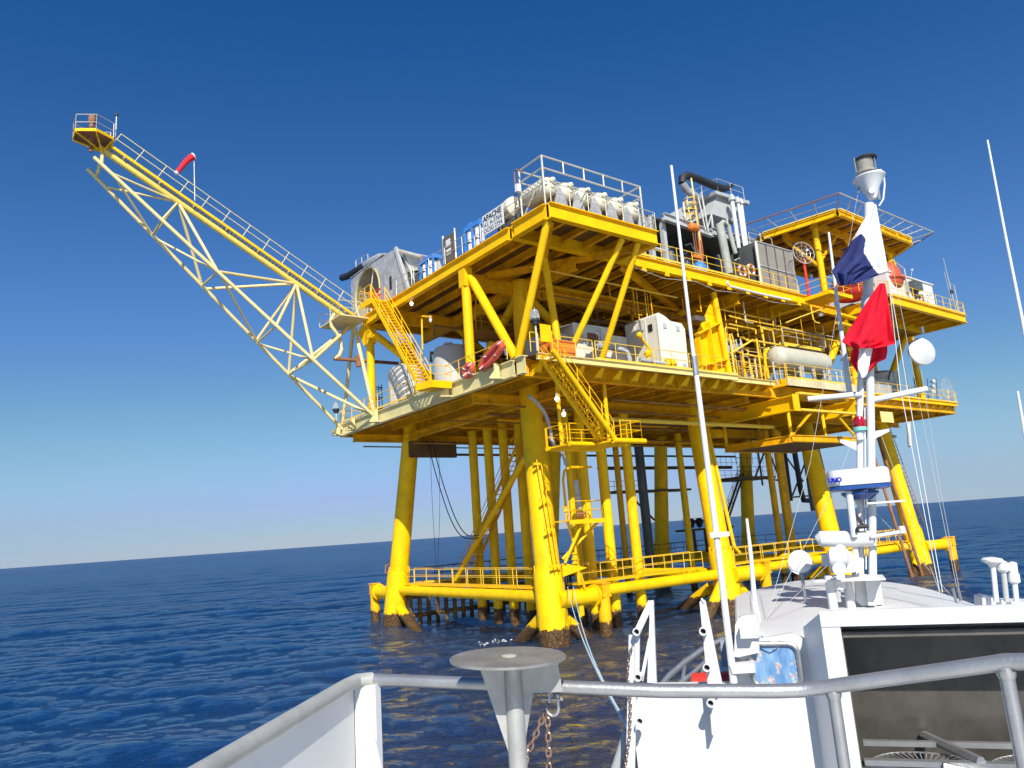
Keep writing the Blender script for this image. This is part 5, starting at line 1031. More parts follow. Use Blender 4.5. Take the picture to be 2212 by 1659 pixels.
M().tube((67.5, 25.0, ZT), (67.5, 25.0, 24.1), 0.04, n=6).build('bracket_post', GV, T); M().tube((67.5, 25, 24.1), (66.8, 25, 24.1), 0.04, n=6).build('bracket_arm', GV, T); M().lathe((66.7, 25, 23.3), (0, 0, 1), [(0, 0.18), (0.3, 0.08)], n=8).build('bell', BK, T)
T = thing('weather_vane', 'tiny wind sensor on a thin stalk above the white quarters', 'wind sensor', (60, 26, 24.5))
M().tube(vy(1967, 602, 26), vy(1971, 580, 26), 0.02, n=4).build('stalk', GR, T); M().lathe(vy(1970, 583, 26), (1, 0, 0.1), [(-0.25, 0.02), (0, 0.08), (0.3, 0.02)], n=6).build('vane', WH, T)

# ================================================================= THE BOAT
B = thing('crew_boat', 'white crew boat with aluminium rails seen from its own upper deck', 'boat', tuple(bo(0.5, 4, 0)))
def bpoly(pts, ext, name, mat, parent=None): return M().prism([bo(*p) for p in pts], ext).build(name, mat, parent or B)
def btube(pts, r, name, mat, parent=None, n=12): return M().path([bo(*p) for p in pts], r, n=n).build(name, mat, parent or B)
# hull, mostly out of sight
M().hexa([bo(*p) for p in ((-1.9, -14, -0.6), (4.2, -14, -0.6), (4.2, 3.3, -0.6), (-1.9, 3.3, -0.6), (-2.1, -14, 3.5), (4.4, -14, 3.5), (4.4, 3.3, 3.5), (-2.1, 3.3, 3.5))]).build('aft_hull', BW, B)
hp_ = [(-1.45, 6.95), (-1.75, 9), (-2.0, 11.5), (-1.4, 14.5), (-0.1, 17.5), (1.0, 18.6), (2.1, 17.5), (3.4, 14.5), (4.0, 11.5), (4.2, 7)]
M().prism([bo(a, b, -0.6) for a, b in [(-1.4, 3.3)]+[(-1.2 if i == 0 else p[0]*0.8+0.2, p[1]) for i, p in enumerate(hp_)]+[(4.2, 3.3)]], (0, 0, 3.3)).build('fore_hull', BW, B)
bpoly([(a, b, 2.7) for a, b in hp_], (0, 0, 0.08), 'foredeck', GR)
bpoly([(-2.1, -3.0, 4.1), (4.2, -3.0, 4.1), (4.2, 3.7, 4.1), (-2.1, 3.7, 4.1)], (0, 0, 0.12), 'upper_deck', BW)
# white aft wall of the deckhouse with ledge
AW = 7.42
wl = [vb(1357, 1475, AW), vb(1590, 1478, AW), vb(1578, 1392, AW), vb(1700, 1366, AW), vb(1760, 1362, AW)]
z_ = lambda v: v.z
pts = [bo(-1.50, AW, 2.6), bo(0.12, AW, 2.6), bo(0.12, AW, 4.86), vb(1712, 1368, AW), vb(1600, 1388, AW), vb(1590, 1470, AW), vb(1586, 1476, AW), vb(1358, 1480, AW)]
M().prism(pts, BFv*0.10).build('aft_wall', BW, B)
M().prism([bo(-1.42, AW+0.1, 2.6), bo(-1.42, 14, 2.6), bo(-1.42, 14, 3.4), bo(-1.42, AW+0.1, 3.4)], BRv*0.05).build('side_bulwark', BW, B)
# window
wc = vb(1675, 1436, AW-0.02); ww, wh = 0.205, 0.185
def rrect(c, w, h, rad, n=6):
    out = []
    for cx, cz, a0 in ((w-rad, h-rad, 0), (-w+rad, h-rad, 90), (-w+rad, -h+rad, 180), (w-rad, -h+rad, 270)):
        for k in range(n+1): a = math.radians(a0+90*k/n); out.append(c+BRv*(cx+rad*math.cos(a))+Vector((0, 0, cz+rad*math.sin(a))))
    return out
WN = M().path(rrect(wc-BFv*0.015, ww, wh, 0.085), 0.022, n=8, closed=True).build('window', AL, B)
M().prism(rrect(wc, ww, wh, 0.085), BFv*0.012).build('curtain_pane', CUR, WN)
# wheelhouse roof with camber
ol = [(-0.50, 7.43), (-0.64, 10), (-0.72, 11.6), (-0.62, 12.25), (-0.41, 12.8), (-0.1, 13.5), (0.2, 13.95), (0.47, 14.05), (0.8, 13.95), (1.2, 13.5), (1.54, 12.9), (1.75, 12.2), (1.87, 11.5), (1.98, 9.8), (2.03, 8.6), (0.19, 8.6), (0.14, 7.43)]
m = M(); c = bo(0.68, 10.5, 4.93); N = len(ol); vs = []
for s_, zz in ((1.0, 4.83), (0.985, 4.85), (0.8, 4.885), (0.5, 4.915)):
    for a, b in ol: p = lerp(c, bo(a, b, 4.8), s_); p.z = zz; vs.append(p)
vs.append(Vector((c.x, c.y, 4.93))); vs += [Vector((p.x, p.y, 4.81)) for p in vs[:N]]
fs = []
for k in range(3):
    for i in range(N): fs.append((k*N+i, k*N+(i+1) % N, (k+1)*N+(i+1) % N, (k+1)*N+i))
for i in range(N): fs.append((3*N+i, 3*N+(i+1) % N, 4*N)); fs.append((i, 4*N+1+i, 4*N+1+(i+1) % N, (i+1) % N))
fs.append(tuple(4*N+1+i for i in range(N))); m.add(vs, fs).build('wheelhouse_roof', BW, B, ang=25)
bpoly([(a*0.93+0.05, max(7.6, min(b, 13.6)*0.985+0.12), 2.75) for a, b in ol], (0, 0, 1.98), 'wheelhouse_wall', BW)
for f in (8.6, 10.2, 11.8): btube([(-0.55, f, 4.815), (0.0, f, 4.865), (0.68, f, 4.915)], 0.004, 'roof_seam', GR, n=4)
# rounded locker on the left of the window with junction box
lk = [vb(1586, 1418, AW-0.12), vb(1588, 1350, AW-0.12), vb(1594, 1337, AW-0.12), vb(1604, 1330, AW-0.12), vb(1633, 1328, AW-0.12), vb(1640, 1345, AW-0.12), vb(1640, 1410, AW-0.12), vb(1593, 1420, AW-0.12)]
M().prism(lk, BFv*0.14).build('side_light_screen', BW, B)
jb = vb(1612, 1363, AW-0.14); M().bbox(jb.dot(BRv)-0.05, jb.dot(BRv)+0.06, AW-0.24, AW-0.12, jb.z-0.05, jb.z+0.05).build('junction_box', WH, B)
M().tube(vb(1598, 1369, AW-0.18), vb(1650, 1372, AW-0.18), 0.012, n=6).build('cable_conduit', WH, B)
M().path([vb(1640, 1372, AW-0.15), vb(1655, 1380, AW-0.15), vb(1672, 1388, AW-0.15), vb(1690, 1378, AW-0.15)], 0.006, n=5).build('loose_cable', WH, B)
# exhaust plenum housing on the right with dark recess
def sB(r, f, z): return bo(r*1.4, f*1.4, 6-(6-z)*1.4)
def bb(m, r0, r1, f0, f1, z0, z1): return m.hexa([sB(*q) for q in ((r0, f0, z0), (r1, f0, z0), (r1, f1, z0), (r0, f1, z0), (r0, f0, z1), (r1, f0, z1), (r1, f1, z1), (r0, f1, z1))])
def stube(pts, r, name, mat, n=12): return M().path([sB(*p) for p in pts], r*1.4, n=n).build(name, mat, B)
HF = 5.0
hl = lambda z: 0.19-(5.4-z)*0.0
m = M(); m.hexa([sB(*p) for p in ((0.18, HF-0.03, 3.6), (0.20, HF-0.03, 3.6), (0.10, 5.30, 3.6), (0.072, 5.30, 3.6), (0.18, HF-0.03, 5.4), (0.20, HF-0.03, 5.4), (0.10, 5.30, 5.27), (0.072, 5.30, 5.27))]); m.build('housing_side', BW, B)
m = M(); m.hexa([sB(*p) for p in ((0.2, HF+0.02, 5.33), (3.2, HF+0.02, 5.33), (3.2, 6.2, 5.1), (0.10, 5.3, 5.20), (0.2, HF+0.02, 5.4), (3.2, HF+0.02, 5.4), (3.2, 6.2, 5.17), (0.10, 5.3, 5.27))]); m.build('housing_top', BW, B)
m = M(); bb(m, 0.17, 3.2, HF-0.04, HF+0.02, 5.315, 5.405); m.build('housing_frame_top', BW, B)
m = M(); bb(m, 0.17, 0.275, HF-0.04, HF+0.02, 3.6, 5.31); m.build('housing_frame_post', BW, B)
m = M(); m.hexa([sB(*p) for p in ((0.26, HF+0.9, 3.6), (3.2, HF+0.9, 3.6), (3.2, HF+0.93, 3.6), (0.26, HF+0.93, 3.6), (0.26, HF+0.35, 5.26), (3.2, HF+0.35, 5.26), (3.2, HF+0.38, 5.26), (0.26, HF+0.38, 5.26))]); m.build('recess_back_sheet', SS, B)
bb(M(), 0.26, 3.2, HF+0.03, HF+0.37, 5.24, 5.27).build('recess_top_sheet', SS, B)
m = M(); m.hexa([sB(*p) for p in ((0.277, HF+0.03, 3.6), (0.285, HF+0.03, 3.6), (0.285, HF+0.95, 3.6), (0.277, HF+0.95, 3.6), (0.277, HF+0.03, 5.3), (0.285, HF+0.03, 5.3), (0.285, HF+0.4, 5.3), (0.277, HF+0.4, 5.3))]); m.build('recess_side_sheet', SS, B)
# fan guards in the recess
gz = 4.56
bb(M(), 0.30, 3.0, HF+0.02, HF+0.07, gz-0.03, gz+0.0).build('guard_frame_bar', AL, B); bb(M(), 0.33, 3.0, HF+0.38, HF+0.42, gz-0.02, gz+0.01).build('guard_frame_bar', AL, B)
stube([(0.90, HF+0.03, gz+0.005), (0.70, HF+0.55, gz+0.005)], 0.028, 'guard_cross_bar', AL, n=6); stube([(0.70, HF+0.0, gz-0.02), (1.05, HF+0.0, gz-0.1)], 0.03, 'guard_cross_bar', AL, n=6)
for cxx in (0.62, 1.25):
    for j in range(26):
        a = math.pi*j/25+0.0; r0, r1 = 0.08, 0.29
        p0 = sB(cxx+r0*math.cos(a), HF+0.08+r0*1.0*math.sin(a), gz-0.06); p1 = sB(cxx+r1*math.cos(a), HF+0.08+r1*1.0*math.sin(a), gz-0.05)
        M().bar(p0, p1, 0.006, 0.02).build('fan_guard_rib', AL, B)
    M().path([sB(cxx+0.3*math.cos(a), HF+0.08+0.3*math.sin(a), gz-0.05) for a in [math.pi*k/14 for k in range(15)]], 0.008, n=5).build('fan_guard_ring', AL, B)
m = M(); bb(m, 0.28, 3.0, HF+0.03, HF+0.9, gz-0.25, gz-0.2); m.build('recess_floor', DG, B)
# foreground rails
TR = 0.031; ALM = paint('dull_mill_aluminium', (0.44, 0.44, 0.41), 0.55, metal=0.25, var=0.12, scale=6, bump=0.12)
rl = [(-1.50, 0.2, 5.29), (-1.72, 1.2, 5.29), (-2.02, 2.7, 5.292), (-2.17, 3.45, 5.295), (-2.175, 3.56, 5.297), (-2.12, 3.625, 5.293)]
btube(rl, TR+0.004, 'bulwark_cap_rail', ALM, n=18)
FRL = [(-2.12, 3.625, 5.29), (-1.5, 3.62, 5.268), (-0.6, 3.62, 5.235), (-0.10, 3.68, 5.222), (0.0, 3.69, 5.223), (0.08, 3.68, 5.235), (0.70, 3.42, 5.375), (0.755, 3.40, 5.388), (0.82, 3.37, 5.392), (1.8, 2.95, 5.40)]
btube(FRL, TR, 'front_hand_rail', AL, n=18)
for a in ((0.135, 3.655, 5.24), (0.745, 3.40, 5.37)):
    btube([(a[0], a[1], a[2]), (a[0], a[1], 4.2)], 0.026, 'rail_post', AL, n=14); M().lathe(bo(*a)-Vector((0, 0, 0.045)), (0, 0, 1), [(0, 0.027), (0.015, 0.033), (0.03, 0.033)], n=14).build('weld_bead', AL, B)
M().hexa([bo(*p) for p in ((-1.55, 0.2, 4.2), (-1.54, 0.2, 4.2), (-2.195, 3.56, 4.2), (-2.205, 3.56, 4.2), (-1.55, 0.2, 5.28), (-1.54, 0.2, 5.28), (-2.195, 3.56, 5.28), (-2.205, 3.56, 5.28))]).build('bulwark_panel', BW, B)
M().prism([bo(-2.15, 3.53, 4.2), bo(-2.02, 3.55, 4.2), bo(-2.03, 3.55, 4.85), bo(-2.13, 3.55, 5.25), bo(-2.15, 3.55, 5.25)], BFv*0.01).build('corner_gusset', BW, B)
M().bbox(-2.20, -2.075, 3.575, 3.63, 4.2, 5.27).build('corner_post', BW, B)
# round mooring stand with gussets
ST = thing('disc_top_stand', 'aluminium stand with a big flat disc top and triangular gussets welded to the foreground rail', 'stand', tuple(bo(-1.22, 3.45, 4.2)))
dcn = bo(-1.258, 3.40, 5.42); tl = Vector((0.02, -0.03, 1)).normalized()
M().lathe(dcn-BRv*0.008, tl, [(0, 0.268), (0.003, 0.272), (0.012, 0.272), (0.015, 0.268)], n=64).build('disc_top', paint('scratched_aluminium', (0.42, 0.41, 0.37), 0.42, metal=0.6, var=0.22, scale=7, bump=0.1), ST)
M().lathe(dcn+tl*0.015, tl, [(0, 0.035), (0.002, 0.035)], n=24).build('centre_hole_mark', paint('pale_worn_patch', (0.55, 0.55, 0.42), 0.6, var=0.2, scale=10), ST)
AG = paint('dull_welded_aluminium', (0.40, 0.40, 0.38), 0.5, metal=0.35, var=0.12, scale=8, bump=0.2)
M().tube(bo(-1.275, 3.45, 4.1), bo(-1.262, 3.45, 5.42), 0.043, n=20).build('stand_post', AG, ST)
for dr, df, dz in ((-0.155, -0.05, 0.47), (0.21, 0.03, 0.16), (0.10, 0.10, 0.42), (-0.15, 0.12, 0.18)):
    a = bo(-1.262, 3.45, 5.42); o = BRv*dr+BFv*df; n3 = o.cross(Vector((0, 0, 1))).normalized()
    M().prism([a-n3*0.003, a+o-n3*0.003, a+o*(0.97 if dz > 0.3 else 1.08)-Vector((0, 0, 0.03 if dz > 0.3 else dz))-n3*0.003, a+o*0.18-Vector((0, 0, dz))-n3*0.003, a-Vector((0, 0, dz+0.02))-n3*0.003], n3*0.006).build('gusset', AG, ST)
# shackle and chains
def chain(name, label, pts, pitch, r, mat, group=None):
    pts = [Vector(p) for p in pts]; L = [0]
    for i in range(1, len(pts)): L.append(L[-1]+(pts[i]-pts[i-1]).length)
    T = thing(name, label, 'chain', tuple(pts[0]), group); n = int(L[-1]/pitch)
    for k in range(n):
        s_ = (k+0.5)*pitch
        for i in range(1, len(pts)):
            if s_ <= L[i]: break
        p = lerp(pts[i-1], pts[i], (s_-L[i-1])/(L[i]-L[i-1])); d = (pts[i]-pts[i-1]).normalized()
        h = d.cross(BFv).normalized() if k % 2 else d.cross(BRv).normalized()
        q = [p+d*pitch*0.62*math.copysign(abs(math.cos(a))**0.6, math.cos(a))+h*pitch*0.34*math.sin(a) for a in [2*math.pi*j/12 for j in range(12)]]
        M().path(q, r, n=6, closed=True).build('chain_link', mat, T)
    return T
cz_ = bo(-1.125, 3.59, 5.195)
SH = thing('shackle', 'steel bow shackle hanging under the foreground rail beside the disc stand', 'shackle', tuple(cz_))
M().path([cz_+BRv*0.03*math.cos(a)+Vector((0, 0, 0.035*math.sin(a)-0.03)) for a in [math.pi+math.pi*k/8 for k in range(9)]]+[cz_+BRv*0.03+Vector((0, 0, 0.03))], 0.008, n=8).build('bow', AL, SH)
M().tube(cz_-BRv*0.05+Vector((0, 0, 0.01)), cz_+BRv*0.055+Vector((0, 0, 0.01)), 0.009, n=8).build('pin', AL, SH)
M().prism([cz_-BRv*0.005+Vector((0, 0, 0)), cz_-BRv*0.005+Vector((0, 0, 0.07)), cz_-BRv*0.005+Vector((0, 0, 0.07))-BFv*0.04, cz_-BRv*0.005-BFv*0.04], BRv*0.01).build('eye_plate', AL, SH)
q = lambda x, y, f=3.6: vb(x, y, f)
chain('chain', 'rusty chain hanging straight down from the shackle', [q(1181, 1535), q(1184, 1580), q(1186, 1700)], 0.034, 0.0052, CHN, 'chains under the rail')
chain('chain', 'rusty chain swinging left and down from the shackle', [q(1178, 1535), q(1158, 1585), q(1140, 1625), q(1120, 1700)], 0.034, 0.0052, CHN, 'chains under the rail')
# ladder frames with tube stubs
def fin(lab, outer, stubs, F):
    T = thing('gate_frame', lab, 'frame', tuple(vb(*outer[0], F)), 'white side frames'); n = len(outer)
    for i in range(n-1): M().bar(vb(*outer[i], F), vb(*outer[i+1], F), 0.06 if i else 0.045, 0.03, up=BFv).build('frame_bar', BW, T)
    for s_ in stubs:
        p = vb(*s_, F-0.05); M().lathe(p-BFv*0.06, BFv, [(0, 0.036), (0.10, 0.036), (0.10, 0.026), (0.0, 0.026), (0, 0.036)], n=14, cap=False).build('tube_stub', BW, T); M().tube(p+BFv*0.02, p+BFv*0.03, 0.026, n=12).build('stub_hole', BK, T)
    return T
F7 = 7.22
T = fin('white triangular frame with two tube stubs at the left end of the deckhouse wall', [(1376, 1470), (1377, 1364), (1407, 1300)], [(1377, 1363), (1380, 1461), (1384, 1555)], F7)
M().prism([vb(*p, F7) for p in ((1398, 1475), (1403, 1340), (1403, 1298), (1411, 1297), (1418, 1475))], BFv*0.05).build('frame_plate', BW, T)
M().bar(vb(1386, 1470, F7+0.02), vb(1404, 1380, F7+0.02), 0.03, 0.03, up=BFv).build('frame_bar', BW, T)
M().bar(vb(1368, 1372, F7+0.03), vb(1362, 1659, F7+0.03), 0.08, 0.03, up=BFv).build('frame_bar', BW, T)
T = fin('white tapering plate frame with tube stubs near the middle of the deckhouse wall', [(1517, 1298), (1520, 1296)], [(1520, 1362), (1528, 1440), (1536, 1516)], F7)
M().prism([vb(*p, F7) for p in ((1511, 1300), (1517, 1294), (1524, 1300), (1559, 1474), (1562, 1480), (1529, 1482))], BFv*0.05).build('frame_plate', BW, T)
M().prism([vb(1529, 1482, F7), vb(1536, 1482, F7), vb(1543, 1588, F7), vb(1538, 1588, F7)], BFv*0.25).build('lower_fin', BW, T)
chain('chain', 'thin rusty chain hanging along the left edge of the white deckhouse wall', [vb(1366, 1395, 7.2), vb(1358, 1420, 7.2), vb(1355, 1460, 7.2), vb(1362, 1520, 7.2), vb(1360, 1590, 7.2), vb(1350, 1659, 7.2), vb(1347, 1700, 7.2)], 0.035, 0.005, CHN)
# bow rail beyond
q = lambda x, y, f=11.5: vb(x, y, f)
T = thing('bow_rail', 'curved grey bow rail with uprights seen between the white side frames', 'railing', tuple(q(1500, 1440)))
M().path([q(1405, 1540), q(1420, 1492), q(1445, 1460), q(1480, 1430), q(1520, 1402), q(1560, 1382), q(1602, 1367)], 0.045, n=10).build('top_rail', AL, T)
M().path([q(1450, 1500), q(1470, 1475), q(1500, 1452), q(1535, 1420)], 0.035, n=8).build('mid_rail', AL, T)
for a, b in (((1432, 1470), (1432, 1530)), ((1480, 1432), (1470, 1500)), ((1530, 1398), (1512, 1475)), ((1594, 1370), (1583, 1415))): M().tube(q(*a), q(*b), 0.03, n=8).build('upright', AL, T)
# bow gear
T = thing('mooring_bitt', 'grey mooring bitt wrapped in pale blue rope on the foredeck', 'bitt', tuple(bo(-0.95, 11.5, 3.0)))
p = vb(1582, 1400, 11.6); M().lathe(p-Vector((0, 0, 1.0)), (0, 0, 1), [(0, 0.16), (0.9, 0.16), (0.92, 0.2), (1.0, 0.2)], n=18).build('bitt_post', AL, T)
for k in range(4): M().path([p+Vector((0.18*math.cos(a), 0.18*math.sin(a), -0.22-k*0.05)) for a in [j*math.pi/8 for j in range(16)]], 0.03, n=6, closed=True).build('rope_turn', ROP, T)
T = thing('fender_bag', 'dark red bag lying beside white bow gear on the foredeck', 'bag', tuple(vb(1510, 1475, 10)))
M().lathe(vb(1490, 1490, 10), BRv, [(0, 0.05), (0.05, 0.2), (0.5, 0.22), (0.6, 0.08)], n=16).build('bag_body', RD, T)
T = thing('anchor_winch', 'white rounded winch cover on the foredeck behind the dark red bag', 'winch', tuple(vb(1540, 1460, 10.6)))
M().lathe(vb(1525, 1480, 10.8), BRv, [(0, 0.1), (0.05, 0.32), (0.4, 0.34), (0.6, 0.3), (0.65, 0.05)], n=20).build('winch_cover', BW, T)
M().prism([vb(*p, 10.6) for p in ((1560, 1450), (1556, 1385), (1596, 1372), (1600, 1475), (1562, 1475))], BFv*0.3).build('winch_side', paint('shaded_grey_blue_locker', (0.30, 0.33, 0.40), 0.5), T)
# grey boom at the left of the wall and the mooring rope
T = thing('side_fender', 'dull grey tubular fender slanting along the hull left of the white wall', 'fender', tuple(vb(1340, 1600, 7.4)))
M().tube(vb(1358, 1580, 7.7), vb(1322, 1690, 7.7), 0.055, n=12).build('fender_tube', GR, T)
hoses = [[vz(1238, 1280, 2.3), vb(1270, 1400, 16), vb(1296, 1480, 10), vb(1322, 1540, 8.2), vb(1352, 1570, 7.45)], [vz(1243, 1278, 2.3), vb(1277, 1400, 16), vb(1303, 1480, 10), vb(1328, 1538, 8.2), vb(1353, 1568, 7.45)]]
t0 = vy(1238, 1268, 31.0); t1 = vy(1226, 1268, 31.0)
endp = vb(1354, 1568, 7.5)
def sag(a, b, s_, n=14): return [lerp(a, b, k/n)-Vector((0, 0, s_*4*(k/n)*(1-k/n))) for k in range(n+1)]
for k, t in enumerate((t1, t0)):
    tag(M().path(sag(t, endp, 0.55+0.12*k), 0.018, n=6).build('mooring_rope', ROP), 'pale blue mooring rope from the near leg to the boat, %s strand' % ('left' if k == 0 else 'right'), 'rope', 'mooring ropes')
# ---------------------------------------------------------------- mast and instruments
MS = thing('signal_mast', 'white twin-tube signal mast with a crossarm standing on the wheelhouse roof', 'mast', tuple(bo(1.0, 9.5, 4.9)))
F0 = 9.4
q = lambda x, y, f=9.4: vb(x, y, f)
M().path([q(1886, 1295), q(1884, 1100), q(1880, 850), q(1875, 640), q(1877, 440)], [0.043, 0.043, 0.045, 0.058, 0.055], n=16).build('main_tube', BW, MS)
M().path([q(1859, 1290, 9.45), q(1859, 1100, 9.45), q(1857, 900, 9.45), q(1861, 770, 9.45), q(1868, 640, 9.45)], 0.038, n=14).build('second_tube', BW, MS)
M().tube(q(1871, 1230), q(1868, 880), 0.008, n=6).build('mast_cable', WH, MS)
m = M(); m.prism([q(1850, 1298), q(1846, 1240), q(1900, 1243), q(1908, 1305), q(1862, 1310)], BFv*0.12); m.build('mast_foot', BW, MS)
M().prism([q(1868, 1242, 9.3), q(1890, 1242, 9.3), q(1894, 1308, 9.3), q(1876, 1308, 9.3)], BFv*0.05).build('foot_plate', BW, MS)
M().tube(q(1745, 862), q(1862, 851), 0.032, n=10).build('crossarm', BW, MS); M().tube(q(1885, 864), q(2003, 840), 0.034, n=10).build('crossarm', BW, MS)
for x, y in ((1885, 932), (1850, 955)): M().prism([q(x, y), q(x+(36 if x > 1860 else -36), y-6), q(x+(36 if x > 1860 else -36), y), q(x, y+18)], BFv*0.02).build('small_bracket', BW, MS)
# platform under the scanners
m = M(); m.prism([bo(0.30, 9.1, 0), bo(1.02, 9.0, 0), bo(1.05, 9.5, 0), bo(0.55, 9.75, 0)], (0, 0, 0.02)); 
for i in range(len(m.v)): m.v[i] = (m.v[i][0], m.v[i][1], m.v[i][2]+5.22)
m.build('instrument_shelf', BW, MS)
for x, f in ((1790, 9.2), (1828, 9.35)): a = vb(x, 1243, f); M().tube(a, (a.x, a.y, 4.88), 0.05, n=12).build('shelf_leg', BW, MS)
M().prism([q(1838, 1152, 9.3), q(1846, 1140, 9.3), q(1856, 1205, 9.3), q(1864, 1230, 9.3), q(1850, 1240, 9.3)], BFv*0.04).build('diagonal_plate', BW, MS)
M().tube(q(1834, 1062, 9.2), q(1846, 1160, 9.2), 0.038, n=10).build('instrument_pole', BW, MS)
M().prism([q(1832, 1062), q(1860, 1055), q(1860, 1085), q(1848, 1075)], BFv*0.03).build('pole_bracket', BW, MS)
M().prism([bo(0.98, 9.2, 0)+Vector((0, 0, 6.03)), bo(1.36, 9.2, 0)+Vector((0, 0, 6.03)), bo(1.34, 9.6, 0)+Vector((0, 0, 6.03)), bo(1.0, 9.6, 0)+Vector((0, 0, 6.03))], (0, 0, 0.02)).build('radar_shelf', BW, MS)
M().prism([q(1836, 1063, 9.4), q(1862, 1063, 9.4), q(1862, 1100, 9.4), q(1850, 1090, 9.4)], BFv*0.04).build('shelf_web', BW, MS)
# top cone and lantern
tp = q(1877, 384); M().lathe(tp-Vector((0, 0, 0.28)), (0, 0, 1), [(0, 0.045), (0.14, 0.10), (0.24, 0.16), (0.27, 0.185), (0.285, 0.185)], n=28).build('mast_head_cone', BW, MS)
ML = thing('masthead_lantern', 'ribbed glass masthead lantern with a black cap on top of the boat mast', 'lantern', tuple(tp))
M().lathe(q(1871, 374), (0, 0, 1), [(0, 0.115), (0.02, 0.115)]+[(0.02+0.012*k, 0.096+0.006*(k % 2)) for k in range(14)]+[(0.2, 0.105)], n=28).build('ribbed_glass', paint('smoky_ribbed_glass', (0.36, 0.33, 0.28), 0.12, var=0.15, coat=1.0), ML)
M().lathe(q(1870, 346), (0, 0, 1), [(0, 0.125), (0.015, 0.13), (0.03, 0.12), (0.045, 0.05), (0.06, 0.02), (0.09, 0.01)], n=28).build('black_cap', BK, ML)
for dx in (-0.11, 0.11): c = q(1870, 372)+BRv*dx-BFv*0.05; M().tube(c, c+Vector((0, 0, 0.19)), 0.008, n=6).build('guard_rod', AL, ML)
M().path([q(1889, 368), q(1903, 367), q(1909, 378), q(1911, 400), q(1908, 430), q(1899, 445)], 0.011, n=8).build('white_cable', WH, MS)
for a, b in (((1858, 393), (1853, 418)), ((1895, 393), (1900, 432))): M().tube(q(*a), q(*b), 0.016, n=6).build('stay_shackle', AL, MS)
M().lathe(q(1883, 412, 9.3), BFv, [(0, 0.03), (0.02, 0.04), (0.04, 0.03)], n=12).build('halyard_block', WH, MS)
# radome scanner
RA = thing('radar_scanner', 'white boxy radar scanner with a bright blue underside and blue letters on the mast', 'radar', tuple(q(1853, 1040)))
rc = vb(1853, 1037, 9.35); 
def slab(hw, hd, z0, z1, taper, name, mat):
    m = M(); vs = []; n = 28
    for z, k in ((z0, taper), (z0+(z1-z0)*0.25, 1.0), (z0+(z1-z0)*0.85, 0.985), (z1, 0.93)):
        for j in range(n):
            a = 2*math.pi*j/n; ca = math.copysign(abs(math.cos(a))**0.55, math.cos(a)); sa = math.copysign(abs(math.sin(a))**0.55, math.sin(a))
            vs.append(rc+BRv*hw*k*ca+BFv*hd*k*sa+Vector((0, 0, z)))
    fs = [(i*n+j, i*n+(j+1) % n, (i+1)*n+(j+1) % n, (i+1)*n+j) for i in range(3) for j in range(n)]+[tuple(range(n-1, -1, -1)), tuple(range(3*n, 4*n))]
    return m.add(vs, fs).build(name, mat, RA)
slab(0.33, 0.26, -0.055, 0.12, 0.985, 'radome_top', WH); slab(0.325, 0.255, -0.115, -0.056, 0.88, 'blue_underside', BLR)
M().lathe(rc-Vector((0, 0, 0.22)), (0, 0, 1), [(0, 0.12), (0.06, 0.2), (0.09, 0.2)], n=20).build('scanner_base', BLR, RA)
text('UNO', 0.066, rc-BRv*0.325-BFv*0.215+Vector((0, 0, -0.01)), (BRv*0.86-BFv*0.5).normalized(), (0, 0, 1), INB, RA, bold=0.004, depth=0.002)
# open array
T = thing('radar_scanner', 'long white rounded radar bar on a grey gearbox beside the mast foot', 'radar', tuple(q(1830, 1170)))
M().path([q(1764, 1167, 9.3), q(1772, 1164, 9.3), q(1850, 1164, 9.3), q(1884, 1163, 9.3), q(1890, 1164, 9.3)], [0.05, 0.088, 0.088, 0.085, 0.05], n=16).build('array_bar', BW, T)
M().tube(q(1880, 1160, 9.2), q(1950, 1148, 9.2), 0.02, n=8).build('side_arm', BW, T); M().lathe(q(1950, 1152, 9.2), (0, 0, 1), [(0, 0.035), (0.07, 0.035), (0.08, 0.02)], n=12).build('arm_cap', BW, T)
gb = q(1822, 1236, 9.3); M().lathe(gb, (0, 0, 1), [(0, 0.13), (0.15, 0.14), (0.2, 0.12), (0.25, 0.07), (0.36, 0.06)], n=20).build('gearbox', BW, T)
T = thing('searchlight', 'white round searchlight turned away on the instrument shelf of the mast', 'searchlight', tuple(q(1808, 1200)), 'boat searchlights')
M().lathe(q(1798, 1204, 9.1), (BRv*0.9-BFv*0.3), [(-0.03, 0.07), (0.0, 0.11), (0.10, 0.11), (0.17, 0.07)], n=24).build('lamp_drum', BW, T)
T = thing('searchlight', 'white round searchlight in a wire yoke on the left of the wheelhouse roof', 'searchlight', tuple(q(1728, 1290)), 'boat searchlights')
sc = vb(1728, 1213, 9.8); M().lathe(sc+BFv*0.02, -BFv, [(-0.12, 0.05), (-0.06, 0.12), (0, 0.135), (0.03, 0.135), (0.045, 0.1), (0.05, 0.01)], n=30).build('lamp_drum', WH, T)
M().path([sc+BRv*0.15*math.cos(a)+Vector((0, 0, 0.15*math.sin(a))) for a in [math.pi+math.pi*k/14 for k in range(15)]], 0.009, n=6).build('yoke', AL, T)
M().tube(sc-Vector((0, 0, 0.15)), (sc.x, sc.y, 4.88), 0.02, n=8).build('stem', AL, T)
T = thing('horn_speaker', 'white box loudhailer behind the round searchlights', 'loudhailer', tuple(q(1775, 1230)))
M().prism([vb(*p, 10.2) for p in ((1776, 1198), (1818, 1196), (1818, 1222), (1777, 1224))], BFv*0.2).build('box_horn', BW, T)
M().lathe(vb(1812, 1228, 9.0), -BFv, [(0, 0.03), (0.05, 0.045), (0.08, 0.07)], n=16).build('small_trumpet', BW, T); M().lathe(vb(1812, 1252, 9.2), (0, 0, 1), [(-0.1, 0.06), (0.05, 0.07)], n=12).build('bracket', BW, T)
